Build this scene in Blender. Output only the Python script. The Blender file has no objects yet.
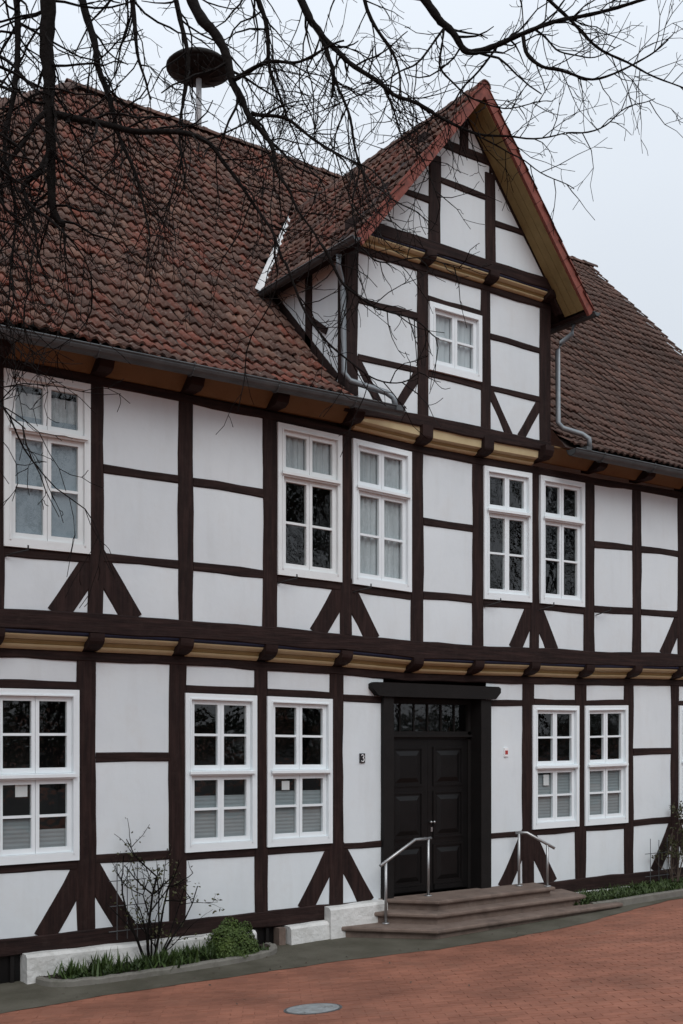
import bpy, math, random
import numpy as np
from mathutils import Vector, Matrix
R = math.radians
random.seed(11); rng = np.random.default_rng(11)
sc = bpy.context.scene
col = sc.collection

# ------------------------------------------------------------------ camera
FPX, CX, CY0 = 1135.0, 341.5, 733.0          # focal length, principal point (shift lens)
CAM = Vector((-9.7906, -11.5629, 2.6286)); PSI = R(35.5462)
cd = bpy.data.cameras.new('camera'); cam = bpy.data.objects.new('camera', cd); col.objects.link(cam)
cam.location = CAM; cam.rotation_euler = (R(90), 0, -PSI)
cd.sensor_fit = 'HORIZONTAL'; cd.sensor_width = 36.0; cd.lens = FPX/683*36.0
cd.shift_y = (CY0-512)/683; cd.clip_start = .1; cd.clip_end = 2000
sc.camera = cam
FWD = Vector((math.sin(PSI), math.cos(PSI), 0)); RGT = Vector((math.cos(PSI), -math.sin(PSI), 0))

# ------------------------------------------------------------------ world: overcast sky, soft sun
w = bpy.data.worlds.new('World'); sc.world = w; w.use_nodes = True
nt = w.node_tree; nt.nodes.clear()
SUN_EL, SUN_AZ = 46, 200                      # degrees; azimuth clockwise from +Y
sky = nt.nodes.new('ShaderNodeTexSky'); sky.sky_type = 'NISHITA'; sky.sun_disc = False
sky.sun_elevation = R(SUN_EL); sky.sun_rotation = R(SUN_AZ); sky.dust_density = 3
tc = nt.nodes.new('ShaderNodeTexCoord'); sep = nt.nodes.new('ShaderNodeSeparateXYZ')
nt.links.new(tc.outputs['Generated'], sep.inputs[0])
mr = nt.nodes.new('ShaderNodeMapRange'); mr.inputs[1].default_value = -.05; mr.inputs[2].default_value = 1.0
mr.inputs[3].default_value = 5.85; mr.inputs[4].default_value = 13.5      # overcast: zenith brighter than horizon
nt.links.new(sep.outputs[2], mr.inputs[0])
nz = nt.nodes.new('ShaderNodeTexNoise'); nz.inputs['Scale'].default_value = 2.2; nz.inputs['Detail'].default_value = 5
nt.links.new(tc.outputs['Generated'], nz.inputs['Vector'])
nm = nt.nodes.new('ShaderNodeMapRange'); nm.inputs[3].default_value = .93; nm.inputs[4].default_value = 1.07
nt.links.new(nz.outputs['Fac'], nm.inputs[0])
mul = nt.nodes.new('ShaderNodeMath'); mul.operation = 'MULTIPLY'
nt.links.new(mr.outputs[0], mul.inputs[0]); nt.links.new(nm.outputs[0], mul.inputs[1])
cc = nt.nodes.new('ShaderNodeVectorMath'); cc.operation = 'SCALE'; cc.inputs[0].default_value = (.895, .962, 1.045)
nt.links.new(mul.outputs[0], cc.inputs['Scale'])
mx = nt.nodes.new('ShaderNodeMixRGB'); mx.inputs[0].default_value = .93
nt.links.new(sky.outputs[0], mx.inputs[1]); nt.links.new(cc.outputs[0], mx.inputs[2])
bg = nt.nodes.new('ShaderNodeBackground'); bg.inputs[1].default_value = .1
wo = nt.nodes.new('ShaderNodeOutputWorld')
nt.links.new(mx.outputs[0], bg.inputs[0]); nt.links.new(bg.outputs[0], wo.inputs[0])
sd = bpy.data.lights.new('sun', 'SUN'); sun = bpy.data.objects.new('sun', sd); col.objects.link(sun)
sd.energy = 1.4; sd.angle = R(40); sd.color = (1, .995, .985)
sdir = Vector((math.sin(R(SUN_AZ))*math.cos(R(SUN_EL)), math.cos(R(SUN_AZ))*math.cos(R(SUN_EL)), math.sin(R(SUN_EL))))
sun.rotation_euler = (-sdir).to_track_quat('-Z', 'Y').to_euler(); sun.location = (-20, -30, 40)
vs = sc.view_settings; vs.view_transform = 'Standard'; vs.look = 'None'; vs.exposure = 0; vs.gamma = 1; vs.use_curve_mapping = False
sc.render.engine = 'CYCLES'; sc.cycles.use_denoising = True
sc.cycles.max_bounces = 6; sc.cycles.transparent_max_bounces = 12; sc.cycles.caustics_reflective = False; sc.cycles.caustics_refractive = False

# ------------------------------------------------------------------ materials
def newmat(name):
    m = bpy.data.materials.new(name); m.use_nodes = True
    return m, m.node_tree, m.node_tree.nodes['Principled BSDF']
def N(t, typ, **kw):
    n = t.nodes.new(typ)
    for k, v in kw.items():
        if k.startswith('i_'): n.inputs[k[2:].replace('_', ' ')].default_value = v
        else: setattr(n, k, v)
    return n
def c4(c): return (c[0], c[1], c[2], 1)
def rough_mat(name, cols, scale=4, rough=.75, bump=.15, bscale=60, stretch=(1,1,1), detail=6, spec=.3, dirt=None, metal=0, bdist=.01):
    """noise-driven ramp between colours, fine relief; dirt=(colour, scale, amount) adds blotches"""
    m, t, b = newmat(name)
    g = N(t, 'ShaderNodeNewGeometry'); mp = N(t, 'ShaderNodeMapping'); mp.inputs['Scale'].default_value = stretch
    t.links.new(g.outputs['Position'], mp.inputs[0])
    n1 = N(t, 'ShaderNodeTexNoise', i_Scale=scale, i_Detail=detail, i_Roughness=.6); t.links.new(mp.outputs[0], n1.inputs['Vector'])
    r = N(t, 'ShaderNodeValToRGB'); e = r.color_ramp.elements
    e[0].position = .3; e[0].color = c4(cols[0]); e[1].position = .7; e[1].color = c4(cols[-1])
    for i, c in enumerate(cols[1:-1]): x = e.new(.3+.4*(i+1)/(len(cols)-1)); x.color = c4(c)
    t.links.new(n1.outputs['Fac'], r.inputs[0]); out = r.outputs[0]
    if dirt:
        n2 = N(t, 'ShaderNodeTexNoise', i_Scale=dirt[1], i_Detail=8, i_Roughness=.7); t.links.new(g.outputs['Position'], n2.inputs['Vector'])
        mrr = N(t, 'ShaderNodeMapRange'); mrr.inputs[1].default_value = .5; mrr.inputs[2].default_value = .75; mrr.inputs[4].default_value = dirt[2]
        t.links.new(n2.outputs['Fac'], mrr.inputs[0])
        mm = N(t, 'ShaderNodeMixRGB'); mm.inputs[2].default_value = c4(dirt[0])
        t.links.new(mrr.outputs[0], mm.inputs[0]); t.links.new(out, mm.inputs[1]); out = mm.outputs[0]
    t.links.new(out, b.inputs['Base Color'])
    b.inputs['Roughness'].default_value = rough; b.inputs['Specular IOR Level'].default_value = spec; b.inputs['Metallic'].default_value = metal
    if bump:
        n3 = N(t, 'ShaderNodeTexNoise', i_Scale=bscale, i_Detail=4); t.links.new(mp.outputs[0], n3.inputs['Vector'])
        bp = N(t, 'ShaderNodeBump', i_Strength=bump, i_Distance=bdist); t.links.new(n3.outputs['Fac'], bp.inputs['Height'])
        t.links.new(bp.outputs[0], b.inputs['Normal'])
    return m
def tinted_mat(name, cols, source, rough=.85, bump=.3, bscale=45, moss=None):
    """per-piece colour: source 'object' (Object Info random) or 'attr' (face attribute tint)"""
    m, t, b = newmat(name)
    if source == 'object': s = N(t, 'ShaderNodeObjectInfo').outputs['Random']
    else:
        a = N(t, 'ShaderNodeAttribute'); a.attribute_name = 'tint'; s = a.outputs['Fac']
    r = N(t, 'ShaderNodeValToRGB'); e = r.color_ramp.elements; r.color_ramp.interpolation = 'LINEAR'
    e[0].position = 0; e[0].color = c4(cols[0]); e[1].position = 1; e[1].color = c4(cols[-1])
    for i, c in enumerate(cols[1:-1]): x = e.new((i+1)/(len(cols)-1)); x.color = c4(c)
    t.links.new(s, r.inputs[0]); out = r.outputs[0]
    g = N(t, 'ShaderNodeNewGeometry')
    n1 = N(t, 'ShaderNodeTexNoise', i_Scale=1.1, i_Detail=7, i_Roughness=.65); t.links.new(g.outputs['Position'], n1.inputs['Vector'])
    mv = N(t, 'ShaderNodeMapRange'); mv.inputs[1].default_value = .3; mv.inputs[2].default_value = .7; mv.inputs[3].default_value = .62; mv.inputs[4].default_value = 1.25
    t.links.new(n1.outputs['Fac'], mv.inputs[0])
    sc_ = N(t, 'ShaderNodeVectorMath', operation='SCALE'); t.links.new(out, sc_.inputs[0]); t.links.new(mv.outputs[0], sc_.inputs['Scale']); out = sc_.outputs[0]
    if moss:
        n2 = N(t, 'ShaderNodeTexNoise', i_Scale=moss[1], i_Detail=8, i_Roughness=.75); t.links.new(g.outputs['Position'], n2.inputs['Vector'])
        m2 = N(t, 'ShaderNodeMapRange'); m2.inputs[1].default_value = .52; m2.inputs[2].default_value = .72; m2.inputs[4].default_value = moss[2]
        t.links.new(n2.outputs['Fac'], m2.inputs[0])
        mm = N(t, 'ShaderNodeMixRGB'); mm.inputs[2].default_value = c4(moss[0]); t.links.new(m2.outputs[0], mm.inputs[0]); t.links.new(out, mm.inputs[1]); out = mm.outputs[0]
    t.links.new(out, b.inputs['Base Color']); b.inputs['Roughness'].default_value = rough; b.inputs['Specular IOR Level'].default_value = .3
    n3 = N(t, 'ShaderNodeTexNoise', i_Scale=bscale, i_Detail=5); t.links.new(g.outputs['Position'], n3.inputs['Vector'])
    bp = N(t, 'ShaderNodeBump', i_Strength=bump, i_Distance=.01); t.links.new(n3.outputs['Fac'], bp.inputs['Height']); t.links.new(bp.outputs[0], b.inputs['Normal'])
    return m
def glass_mat(name):
    m, t, b = newmat(name); t.nodes.remove(b)
    lw = N(t, 'ShaderNodeLayerWeight'); lw.inputs[0].default_value = .5; pw = N(t, 'ShaderNodeMath', operation='POWER'); pw.inputs[1].default_value = 4.; t.links.new(lw.outputs['Facing'], pw.inputs[0]); fr = N(t, 'ShaderNodeMath', operation='MULTIPLY_ADD'); fr.inputs[1].default_value = .85; fr.inputs[2].default_value = .085; t.links.new(pw.outputs[0], fr.inputs[0]); tr = N(t, 'ShaderNodeBsdfTransparent'); tr.inputs[0].default_value = (.93, .96, .955, 1)
    gl = N(t, 'ShaderNodeBsdfGlossy', i_Roughness=.01); mxs = N(t, 'ShaderNodeMixShader')
    g = N(t, 'ShaderNodeNewGeometry'); n3 = N(t, 'ShaderNodeTexNoise', i_Scale=5.5, i_Detail=2); t.links.new(g.outputs['Position'], n3.inputs['Vector'])
    bp = N(t, 'ShaderNodeBump', i_Strength=.5, i_Distance=.006); t.links.new(n3.outputs['Fac'], bp.inputs['Height'])
    t.links.new(bp.outputs[0], gl.inputs['Normal'])
    t.links.new(fr.outputs[0], mxs.inputs[0]); t.links.new(tr.outputs[0], mxs.inputs[1]); t.links.new(gl.outputs[0], mxs.inputs[2])
    t.links.new(mxs.outputs[0], t.nodes['Material Output'].inputs[0])
    return m
def leaf_mat(name, cols):
    m = rough_mat(name, cols, scale=7, rough=.55, bump=0, spec=.3)
    return m
M = {}
M['timber'] = rough_mat('dark_brown_timber', [(.011,.0052,.0046),(.018,.0085,.0073),(.027,.0135,.0115)], 3, .75, .3, 30, (1,1,1), spec=.2, dirt=((.04,.025,.021), 9, .45))
M['timber_v'] = rough_mat('dark_brown_timber_v', [(.009,.0043,.0038),(.018,.0085,.0073),(.033,.0165,.014)], 3, .75, .5, 9, (9,9,.6), spec=.2, dirt=((.04,.025,.021), 9, .45))
M['timber_h'] = rough_mat('dark_brown_timber_h', [(.009,.0043,.0038),(.018,.0085,.0073),(.033,.0165,.014)], 3, .75, .5, 9, (.6,9,9), spec=.2, dirt=((.04,.025,.021), 9, .45))
M['beam'] = M['timber']
M['plaster'] = rough_mat('white_plaster', [(.618,.662,.688),(.698,.742,.762)], 1.1, .92, .12, 14, dirt=((.54,.545,.54), 2.2, .38), bdist=.015, spec=.15)
M['white'] = rough_mat('white_window_paint', [(.73,.775,.795),(.765,.81,.83)], 5, .45, .05, 40)
def add_streaks(m, colr, amt, stretch):
    t = m.node_tree; b = t.nodes['Principled BSDF']; src = b.inputs['Base Color'].links[0].from_socket
    g = N(t, 'ShaderNodeNewGeometry'); mp = N(t, 'ShaderNodeMapping'); mp.inputs['Scale'].default_value = stretch; t.links.new(g.outputs['Position'], mp.inputs[0])
    n = N(t, 'ShaderNodeTexNoise', i_Scale=1.0, i_Detail=6, i_Roughness=.6); t.links.new(mp.outputs[0], n.inputs['Vector'])
    r = N(t, 'ShaderNodeMapRange'); r.inputs[1].default_value = .5; r.inputs[2].default_value = .8; r.inputs[4].default_value = amt; t.links.new(n.outputs['Fac'], r.inputs[0])
    mm = N(t, 'ShaderNodeMixRGB'); mm.inputs[2].default_value = c4(colr); t.links.new(r.outputs[0], mm.inputs[0]); t.links.new(src, mm.inputs[1]); t.links.new(mm.outputs[0], b.inputs['Base Color'])
add_streaks(M['plaster'], (.44,.44,.42), .2, (5,5,.9))
M['cream'] = rough_mat('aged_window_paint', [(.69,.715,.715),(.74,.77,.775)], 5, .5, .05, 40)  # white window paint with warm reflected light under the eaves coloured in
M['glass'] = glass_mat('window_glass')
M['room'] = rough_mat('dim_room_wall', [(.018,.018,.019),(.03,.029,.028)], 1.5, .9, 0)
M['blind'] = rough_mat('grey_pleated_blind', [(.23,.262,.275),(.28,.312,.325)], 3, .8, 0)
M['blind2'] = rough_mat('blue_grey_blind', [(.23,.28,.32),(.265,.315,.355)], 2, .8, 0)
M['curtain'] = rough_mat('white_net_curtain', [(.38,.41,.43),(.52,.55,.57)], 3, .9, 0, stretch=(6,6,.3))
M['ochre'] = rough_mat('ochre_paint', [(.25,.18,.07),(.31,.23,.1)], 6, .6, .1, 50, dirt=((.25,.18,.09), 7, .4))
M['cream_stripe'] = rough_mat('pale_ochre_paint', [(.46,.37,.21),(.52,.43,.26)], 6, .6, .1, 50)
M['blue'] = rough_mat('dark_blue_paint', [(.010,.012,.028),(.015,.017,.04)], 6, .6, .1, 50)
M['soffit'] = rough_mat('brown_ochre_board', [(.15,.095,.045),(.21,.135,.065)], 5, .7, .2, 40, dirt=((.12,.07,.035), 5, .6))
M['olive'] = rough_mat('olive_ochre_soffit', [(.2,.15,.06),(.26,.2,.085)], 3, .7, .15, 40, dirt=((.12,.09,.04), 4, .5))
M['red'] = rough_mat('red_verge_board', [(.17,.05,.037),(.25,.08,.06)], 9, .75, .25, 40, dirt=((.07,.032,.028), 8, .8))
M['zinc'] = rough_mat('weathered_zinc', [(.06,.065,.068),(.1,.105,.108)], 4, .5, .08, 40, metal=.3)
M['zinc_light'] = rough_mat('light_zinc_pipe', [(.17,.19,.205),(.25,.275,.29)], 5, .45, .05, 40, metal=.4)
M['flash'] = rough_mat('pale_valley_flashing', [(.5,.51,.52),(.72,.72,.71)], 6, .7, .2, 30, dirt=((.25,.24,.22), 6, .7))
M['black'] = rough_mat('black_door_paint', [(.0045,.004,.004),(.007,.0063,.0063)], 4, .42, .08, 60, spec=.22)
M['doorframe'] = rough_mat('dark_grey_door_frame', [(.007,.006,.0057),(.0105,.009,.0085)], 4, .65, .15, 50, spec=.2)
M['steel'] = rough_mat('stainless_steel', [(.34,.34,.34),(.42,.42,.42)], 8, .42, 0, metal=.85)
M['iron'] = rough_mat('black_iron', [(.012,.012,.013),(.022,.021,.021)], 12, .6, .1, 80)
M['stone'] = rough_mat('brown_sandstone', [(.13,.092,.074),(.19,.142,.117)], 5, .85, .4, 70, dirt=((.065,.05,.043), 3.0, .8))
M['plinth'] = rough_mat('whitewashed_stone', [(.52,.52,.5),(.66,.65,.63)], 4, .9, .4, 22, dirt=((.27,.26,.23), 2.4, .8), bdist=.03)
M['concrete'] = rough_mat('damp_grey_paving', [(.066,.06,.044),(.112,.103,.082)], 1.6, .88, .35, 60, dirt=((.042,.04,.027), 1.2, .9), spec=.15)
M['kerb'] = rough_mat('grey_kerb_stone', [(.14,.13,.115),(.19,.18,.155)], 5, .9, .4, 50, dirt=((.07,.07,.05), 4, .8))
M['soil'] = rough_mat('dark_soil', [(.02,.014,.01),(.04,.028,.02)], 14, .95, .8, 40, bdist=.04)
BR = [(.225,.088,.055),(.25,.1,.063),(.27,.108,.068),(.24,.095,.06)]
M['brick1'] = tinted_mat('terracotta_brick', BR, 'object', .88, .25, 90, ((.2,.105,.072), 1.3, .5))
M['brickN'] = tinted_mat('terracotta_bricks', BR, 'attr', .88, .25, 90, ((.2,.105,.072), 1.3, .5))
M['mortar'] = rough_mat('brick_paving_ground', [(.2,.08,.052),(.235,.096,.062)], 2, .9, .3, 50)
TL = [(.05,.028,.022),(.105,.049,.036),(.165,.05,.032),(.09,.048,.036),(.115,.063,.047),(.17,.088,.062)]
LICH = ((.24,.205,.18), 19, .8)
M['tile1'] = tinted_mat('weathered_pantile', TL, 'object', .8, .4, 40, LICH)
M['tileN'] = tinted_mat('weathered_pantiles', TL, 'attr', .8, .4, 40, LICH)
TD = [(.068,.042,.034),(.094,.055,.043),(.115,.06,.045),(.088,.055,.045)]
M['tileD1'] = tinted_mat('brown_pantile', TD, 'object', .8, .4, 40, ((.15,.12,.1), 14, .5))
M['tileDN'] = tinted_mat('brown_pantiles', TD, 'attr', .8, .4, 40, ((.15,.12,.1), 14, .5))
M['deck'] = rough_mat('roof_underlay', [(.03,.02,.017),(.045,.03,.025)], 3, .9, .2)
M['bark'] = rough_mat('dark_bark', [(.0055,.0045,.0042),(.012,.0098,.009)], 18, .95, .6, 40, bdist=.02, spec=.08)
M['stem'] = rough_mat('brown_stem', [(.05,.036,.028),(.09,.066,.05)], 18, .8, .3, 60)
M['leaf'] = leaf_mat('green_leaf', [(.028,.05,.012),(.06,.095,.025)])
M['leaf2'] = leaf_mat('dark_green_leaf', [(.02,.036,.011),(.042,.068,.019)])
M['grass'] = leaf_mat('grass_blade', [(.028,.048,.012),(.058,.088,.024)])
M['bushleaf'] = leaf_mat('bush_leaf', [(.034,.06,.013),(.085,.125,.03)])
M['shrubleaf'] = leaf_mat('reddish_green_leaf', [(.03,.034,.012),(.06,.06,.022)])
M['ever'] = leaf_mat('evergreen_leaf', [(.012,.025,.01),(.025,.045,.018)])
M['hood'] = rough_mat('grey_brown_siren', [(.008,.007,.0065),(.013,.011,.010)], 6, .9, .15, 50)
M['mast'] = rough_mat('pale_mast', [(.35,.36,.37),(.45,.46,.47)], 9, .6, .1, 60, dirt=((.15,.14,.13), 6, .7))
M['cover'] = rough_mat('grey_cover', [(.17,.185,.19),(.27,.285,.29)], 12, .65, .5, 60, dirt=((.13,.1,.08), 9, .7))
M['paper'] = rough_mat('white_paper', [(.75,.76,.77),(.8,.8,.8)], 3, .8, 0)
M['sign_red'] = rough_mat('red_print', [(.35,.04,.035),(.4,.05,.045)], 3, .6, 0)
M['char'] = rough_mat('dark_plate', [(.016,.016,.018),(.022,.022,.025)], 3, .5, 0)

# ------------------------------------------------------------------ mesh helpers
SAGX = [-9, -4, -2.8, -1.5, -.5, .5, 1.5, 2.8, 3.8, 5, 9]
SAGZ = [0, 0, -.02, -.05, -.09, -.09, -.075, -.07, -.045, -.03, -.01]
def sag(x, z):
    """the old frame has settled in the middle"""
    if z > 6.52: return 0.
    return float(np.interp(x, SAGX, SAGZ))*min(1., max(0., (z-1.0)/2.4))
class MB:
    def __init__(s): s.v = []; s.f = []
    def add(s, vs, fs):
        o = len(s.v); s.v += [tuple(v) for v in vs]; s.f += [tuple(i+o for i in f) for f in fs]; return s
    def box(s, x0, x1, y0, y1, z0, z1):
        return s.add([(x0,y0,z0),(x1,y0,z0),(x1,y1,z0),(x0,y1,z0),(x0,y0,z1),(x1,y0,z1),(x1,y1,z1),(x0,y1,z1)],
                     [(3,2,1,0),(4,5,6,7),(0,1,5,4),(1,2,6,5),(2,3,7,6),(3,0,4,7)])
    def sweep(s, rings, closed=True, caps=True):
        n = len(rings[0]); o = len(s.v)
        for r in rings: s.v += [tuple(p) for p in r]
        for i in range(len(rings)-1):
            for k in range(n if closed else n-1):
                a = o+i*n+k; b = o+i*n+(k+1) % n
                s.f.append((a, b, b+n, a+n))
        if caps and closed:
            s.f.append(tuple(o+k for k in reversed(range(n)))); s.f.append(tuple(o+(len(rings)-1)*n+k for k in range(n)))
        return s
    def prism_x(s, prof, x0, x1, seg=1, jit=0):
        """profile of (y,z) swept along x"""
        return s.sweep([[(x0+(x1-x0)*i/seg, y, z) for y, z in prof] for i in range(seg+1)])
    def tube(s, pts, rad, n=6):
        pts = [Vector(p) for p in pts]; rings = []
        if not hasattr(rad, '__len__'): rad = [rad]*len(pts)
        for i, p in enumerate(pts):
            d = (pts[min(i+1, len(pts)-1)]-pts[max(i-1, 0)])
            if d.length < 1e-9: d = Vector((0,0,1))
            d.normalize(); a = d.orthogonal() if abs(d.z) > .95 else d.cross(Vector((0,0,1)))
            a.normalize(); b = d.cross(a)
            rings.append([p+(a*math.cos(2*math.pi*k/n)+b*math.sin(2*math.pi*k/n))*rad[i] for k in range(n)])
        return s.sweep(rings)
    def lathe(s, prof, c=(0,0,0), n=16):
        return s.sweep([[(c[0]+r*math.cos(2*math.pi*k/n), c[1]+r*math.sin(2*math.pi*k/n), c[2]+z) for k in range(n)] for r, z in prof])
    def build(s, name, mat, parent=None, sagged=False, smooth=False):
        vs = s.v
        if sagged: vs = [(x, y, z+sag(x, z)) for x, y, z in vs]
        me = bpy.data.meshes.new(name); me.from_pydata(vs, [], s.f); me.update()
        if mat: me.materials.append(mat)
        if smooth: me.polygons.foreach_set('use_smooth', [True]*len(me.polygons))
        o = bpy.data.objects.new(name, me); col.objects.link(o)
        if parent: o.parent = parent
        return o
def empty(name, loc=(0,0,0)):
    o = bpy.data.objects.new(name, None); col.objects.link(o); o.location = loc; return o
def tag(o, label=None, cat=None, group=None, kind=None):
    if label: o['label'] = label
    if cat: o['category'] = cat
    if group: o['group'] = group
    if kind: o['kind'] = kind
    return o
def fixnormals(o):
    import bmesh
    bm = bmesh.new(); bm.from_mesh(o.data); bmesh.ops.recalc_face_normals(bm, faces=bm.faces); bm.to_mesh(o.data); bm.free(); return o

# ------------------------------------------------------------------ ground
def gz(x, y):
    """terrain: rises slowly to the right along the house and away from it towards the viewer"""
    b = .12+.016*max(-12., min(12., x)); t = max(0., -y-1.3)
    r = t*t/(t+.6) if t < 13 else 13*13/13.6
    return b+.095*r
def unproj_ground(px, py, h=0.):
    d = FWD+RGT*((px-CX)/FPX)-Vector((0,0,1))*((py-CY0)/FPX); t = 2.
    while t < 60:
        p = CAM+d*t
        if p.z <= gz(p.x, p.y)+h: break
        t += .01
    return p
def project(p):
    v = Vector(p)-CAM; z = v.dot(FWD); return CX+FPX*v.dot(RGT)/z, CY0-FPX*v.z/z, z
xs = sorted(set([-400,-150,-60,-30]+[x*.5 for x in range(-44, 45)]+[30,60,150,400])); ys = sorted(set([-400,-150,-60,-30]+[y*.5 for y in range(-50, 30)]+[30,60,150,400]))
g = MB(); g.v = [(x, y, gz(x, y)-.0035) for y in ys for x in xs]
nx = len(xs); g.f = [(j*nx+i, j*nx+i+1, (j+1)*nx+i+1, (j+1)*nx+i) for j in range(len(ys)-1) for i in range(nx-1)]
ground = tag(g.build('ground', M['mortar'], smooth=True), kind='structure')
rd = MB(); n = 60  # unseen dark strip, added to keep red paving out of the pane reflections
for i in range(n+1):
    x = -5+85*i/n
    for y in (-9.7, -14, -18, -25.2): rd.v.append((x, y, gz(x, y)+.004))
rd.f = [(i*4+k, i*4+k+1, (i+1)*4+k+1, (i+1)*4+k) for i in range(n) for k in range(3)]
M['asphalt'] = rough_mat('dark_asphalt', [(.035,.035,.036),(.055,.054,.053)], 2, .9, .3, 80)
tag(fixnormals(rd.build('road', M['asphalt'])), kind='structure')
# edge between the grey strip along the house and the brick paving
EDGE_X = [-14,-6.4,-5.2,-2.4,-1.2,-.1,1.2,2.4,3.7,5.5,14]
EDGE_Y = [-1.1,-1.16,-1.1,-1.25,-1.45,-1.5,-1.4,-1.12,-.85,-.85,-.85]
def edge_y(x): return float(np.interp(x, EDGE_X, EDGE_Y))
st = MB(); n = 90
for i in range(n+1):
    x = -13+26*i/n
    for k in range(7):
        y = .3+(edge_y(x)-.3+.015*math.sin(7*x))*k/6; st.v.append((x, y, gz(x, y)+.0045))
st.f = [(i*7+k, i*7+k+1, (i+1)*7+k+1, (i+1)*7+k) for i in range(n) for k in range(6)]
tag(fixnormals(st.build('pavement', M['concrete'], smooth=True)), kind='structure')
# brick paving: courses run roughly across the view; nearest ones single pieces, the rest joined
BL, BW, BH, BG = .21, .105, .05, .0035
ca, sa = math.cos(-PSI+.06), math.sin(-PSI+.06)
cells = []
for j in range(-170, 60):
    for i in range(-70, 70):
        u = (i+(.5 if j % 2 else 0))*BL; v = j*BW
        x = -4+u*ca-v*sa; y = -4+u*sa+v*ca
        if y < -11.5 or y > -.5 or x < -11.5 or x > 9 or y > edge_y(x)+.05 or (x > -5 and y < -9.7): continue
        q = project((x, y, gz(x, y)))
        if q[2] < 1.5 or not (-260 < q[0] < 960 and q[1] < 1240): continue
        cells.append((q[2], x, y, 3 < q[0] < 680 and q[1] < 1020))
cells.sort()
inframe = [c for c in cells if c[3]][:300]; single = set((c[1], c[2]) for c in inframe)
bv = [(-.5,-.5,0),(.5,-.5,0),(.5,.5,0),(-.5,.5,0),(-.49,-.48,1),(.49,-.48,1),(.49,.48,1),(-.49,.48,1)]
bf = [(0,1,5,4),(1,2,6,5),(2,3,7,6),(3,0,4,7),(4,5,6,7)]
bme = bpy.data.meshes.new('brick'); bme.from_pydata([((BL-BG)*a, (BW-BG)*b, BH*c-BH) for a, b, c in bv], [], bf); bme.materials.append(M['brick1'])
bo = MB(); tints = []
for z, x, y, inf in cells:
    gx = (gz(x+.05, y)-gz(x-.05, y))/.1; gy = (gz(x, y+.05)-gz(x, y-.05))/.1
    nrm = Vector((-gx+random.gauss(0,.004), -gy+random.gauss(0,.004), 1)).normalized()
    ux = Vector((ca, sa, 0)); ux = (ux-nrm*ux.dot(nrm)).normalized(); uy = nrm.cross(ux)
    org = Vector((x, y, gz(x, y)+random.uniform(-.0015, .0015)))
    if (x, y) in single:
        o = bpy.data.objects.new('brick', bme); col.objects.link(o); o.parent = ground
        o.matrix_local = Matrix(((ux.x,uy.x,nrm.x,org.x),(ux.y,uy.y,nrm.y,org.y),(ux.z,uy.z,nrm.z,org.z),(0,0,0,1)))
    else:
        bo.add([org+ux*((BL-BG)*a)+uy*((BW-BG)*b)+nrm*(BH*c-BH) for a, b, c in bv], bf); tints += [random.random()]*5
def set_tint(o, tints):
    at = o.data.attributes.new('tint', 'FLOAT', 'FACE'); at.data.foreach_set('value', tints)
o = bo.build('bricks', M['brickN'], ground); set_tint(o, tints); tag(o, kind='stuff')

# ------------------------------------------------------------------ house: frame
house = empty('half_timbered_house', (0, 0, 0))
tag(house, 'white half-timbered two-storey house with dark brown beams and red pantile roof', 'house')
YG, YU, YD, YT = 0., -.21, -.39, -.53          # wall planes: ground floor, upper floor, dormer, gable
def timber(name, p0, p1, w_, yf, depth=.16, sagged=True, rough=.006, mat=None, parent=None):
    a = Vector((p0[0], 0, p0[1])); b = Vector((p1[0], 0, p1[1])); d = b-a; L = d.length; d.normalize(); s = Vector((-d.z, 0, d.x))
    n = max(2, int(L/.3)); ph = [random.uniform(0, 6.3) for _ in range(6)]; rings = []; c = .012
    for i in range(n+1):
        t = i/n*L
        e1 = rough*(math.sin(t*3.1+ph[0])+.6*math.sin(t*7.7+ph[1])+random.uniform(-.5,.5)); e2 = rough*(math.sin(t*2.7+ph[2])+.6*math.sin(t*8.3+ph[3])+random.uniform(-.5,.5))
        yy = yf+.0025*math.sin(t*4+ph[4]); q = a+d*t; h = w_/2
        pr = [(-h-e1, yf+depth), (-h-e1, yy+c), (-h-e1+c, yy), (h+e2-c, yy), (h+e2, yy+c), (h+e2, yf+depth)]
        rings.append([(q.x+s.x*k, y, q.z+s.z*k) for k, y in pr])
    m = MB().sweep(rings)
    o = fixnormals(m.build(name, mat or M['timber_h' if abs(d.x) > .9 else 'timber_v'], parent or house, sagged)); return o
def panel(x0, x1, z0, z1, yf, sagged=True, poly=None):
    m = MB(); nx_ = max(3, int((x1-x0)/.16)); nz_ = max(3, int((z1-z0)/.16)); a, b, c = [random.uniform(0, 6.3) for _ in range(3)]
    for j in range(nz_+1):
        for i in range(nx_+1):
            x = x0+(x1-x0)*i/nx_; z = z0+(z1-z0)*j/nz_
            bul = -.008*math.sin(math.pi*i/nx_)**.5*math.sin(math.pi*j/nz_)**.5 if 0 < i < nx_ and 0 < j < nz_ else .0
            m.v.append((x, yf+.02+bul+.003*math.sin(5*x+a)*math.sin(6*z+b)+random.uniform(-.0012,.0012), z))
    m.f = [(j*(nx_+1)+i, j*(nx_+1)+i+1, (j+1)*(nx_+1)+i+1, (j+1)*(nx_+1)+i) for j in range(nz_) for i in range(nx_)]
    return m.build('panel', M['plaster'], house, sagged, True)

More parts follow.
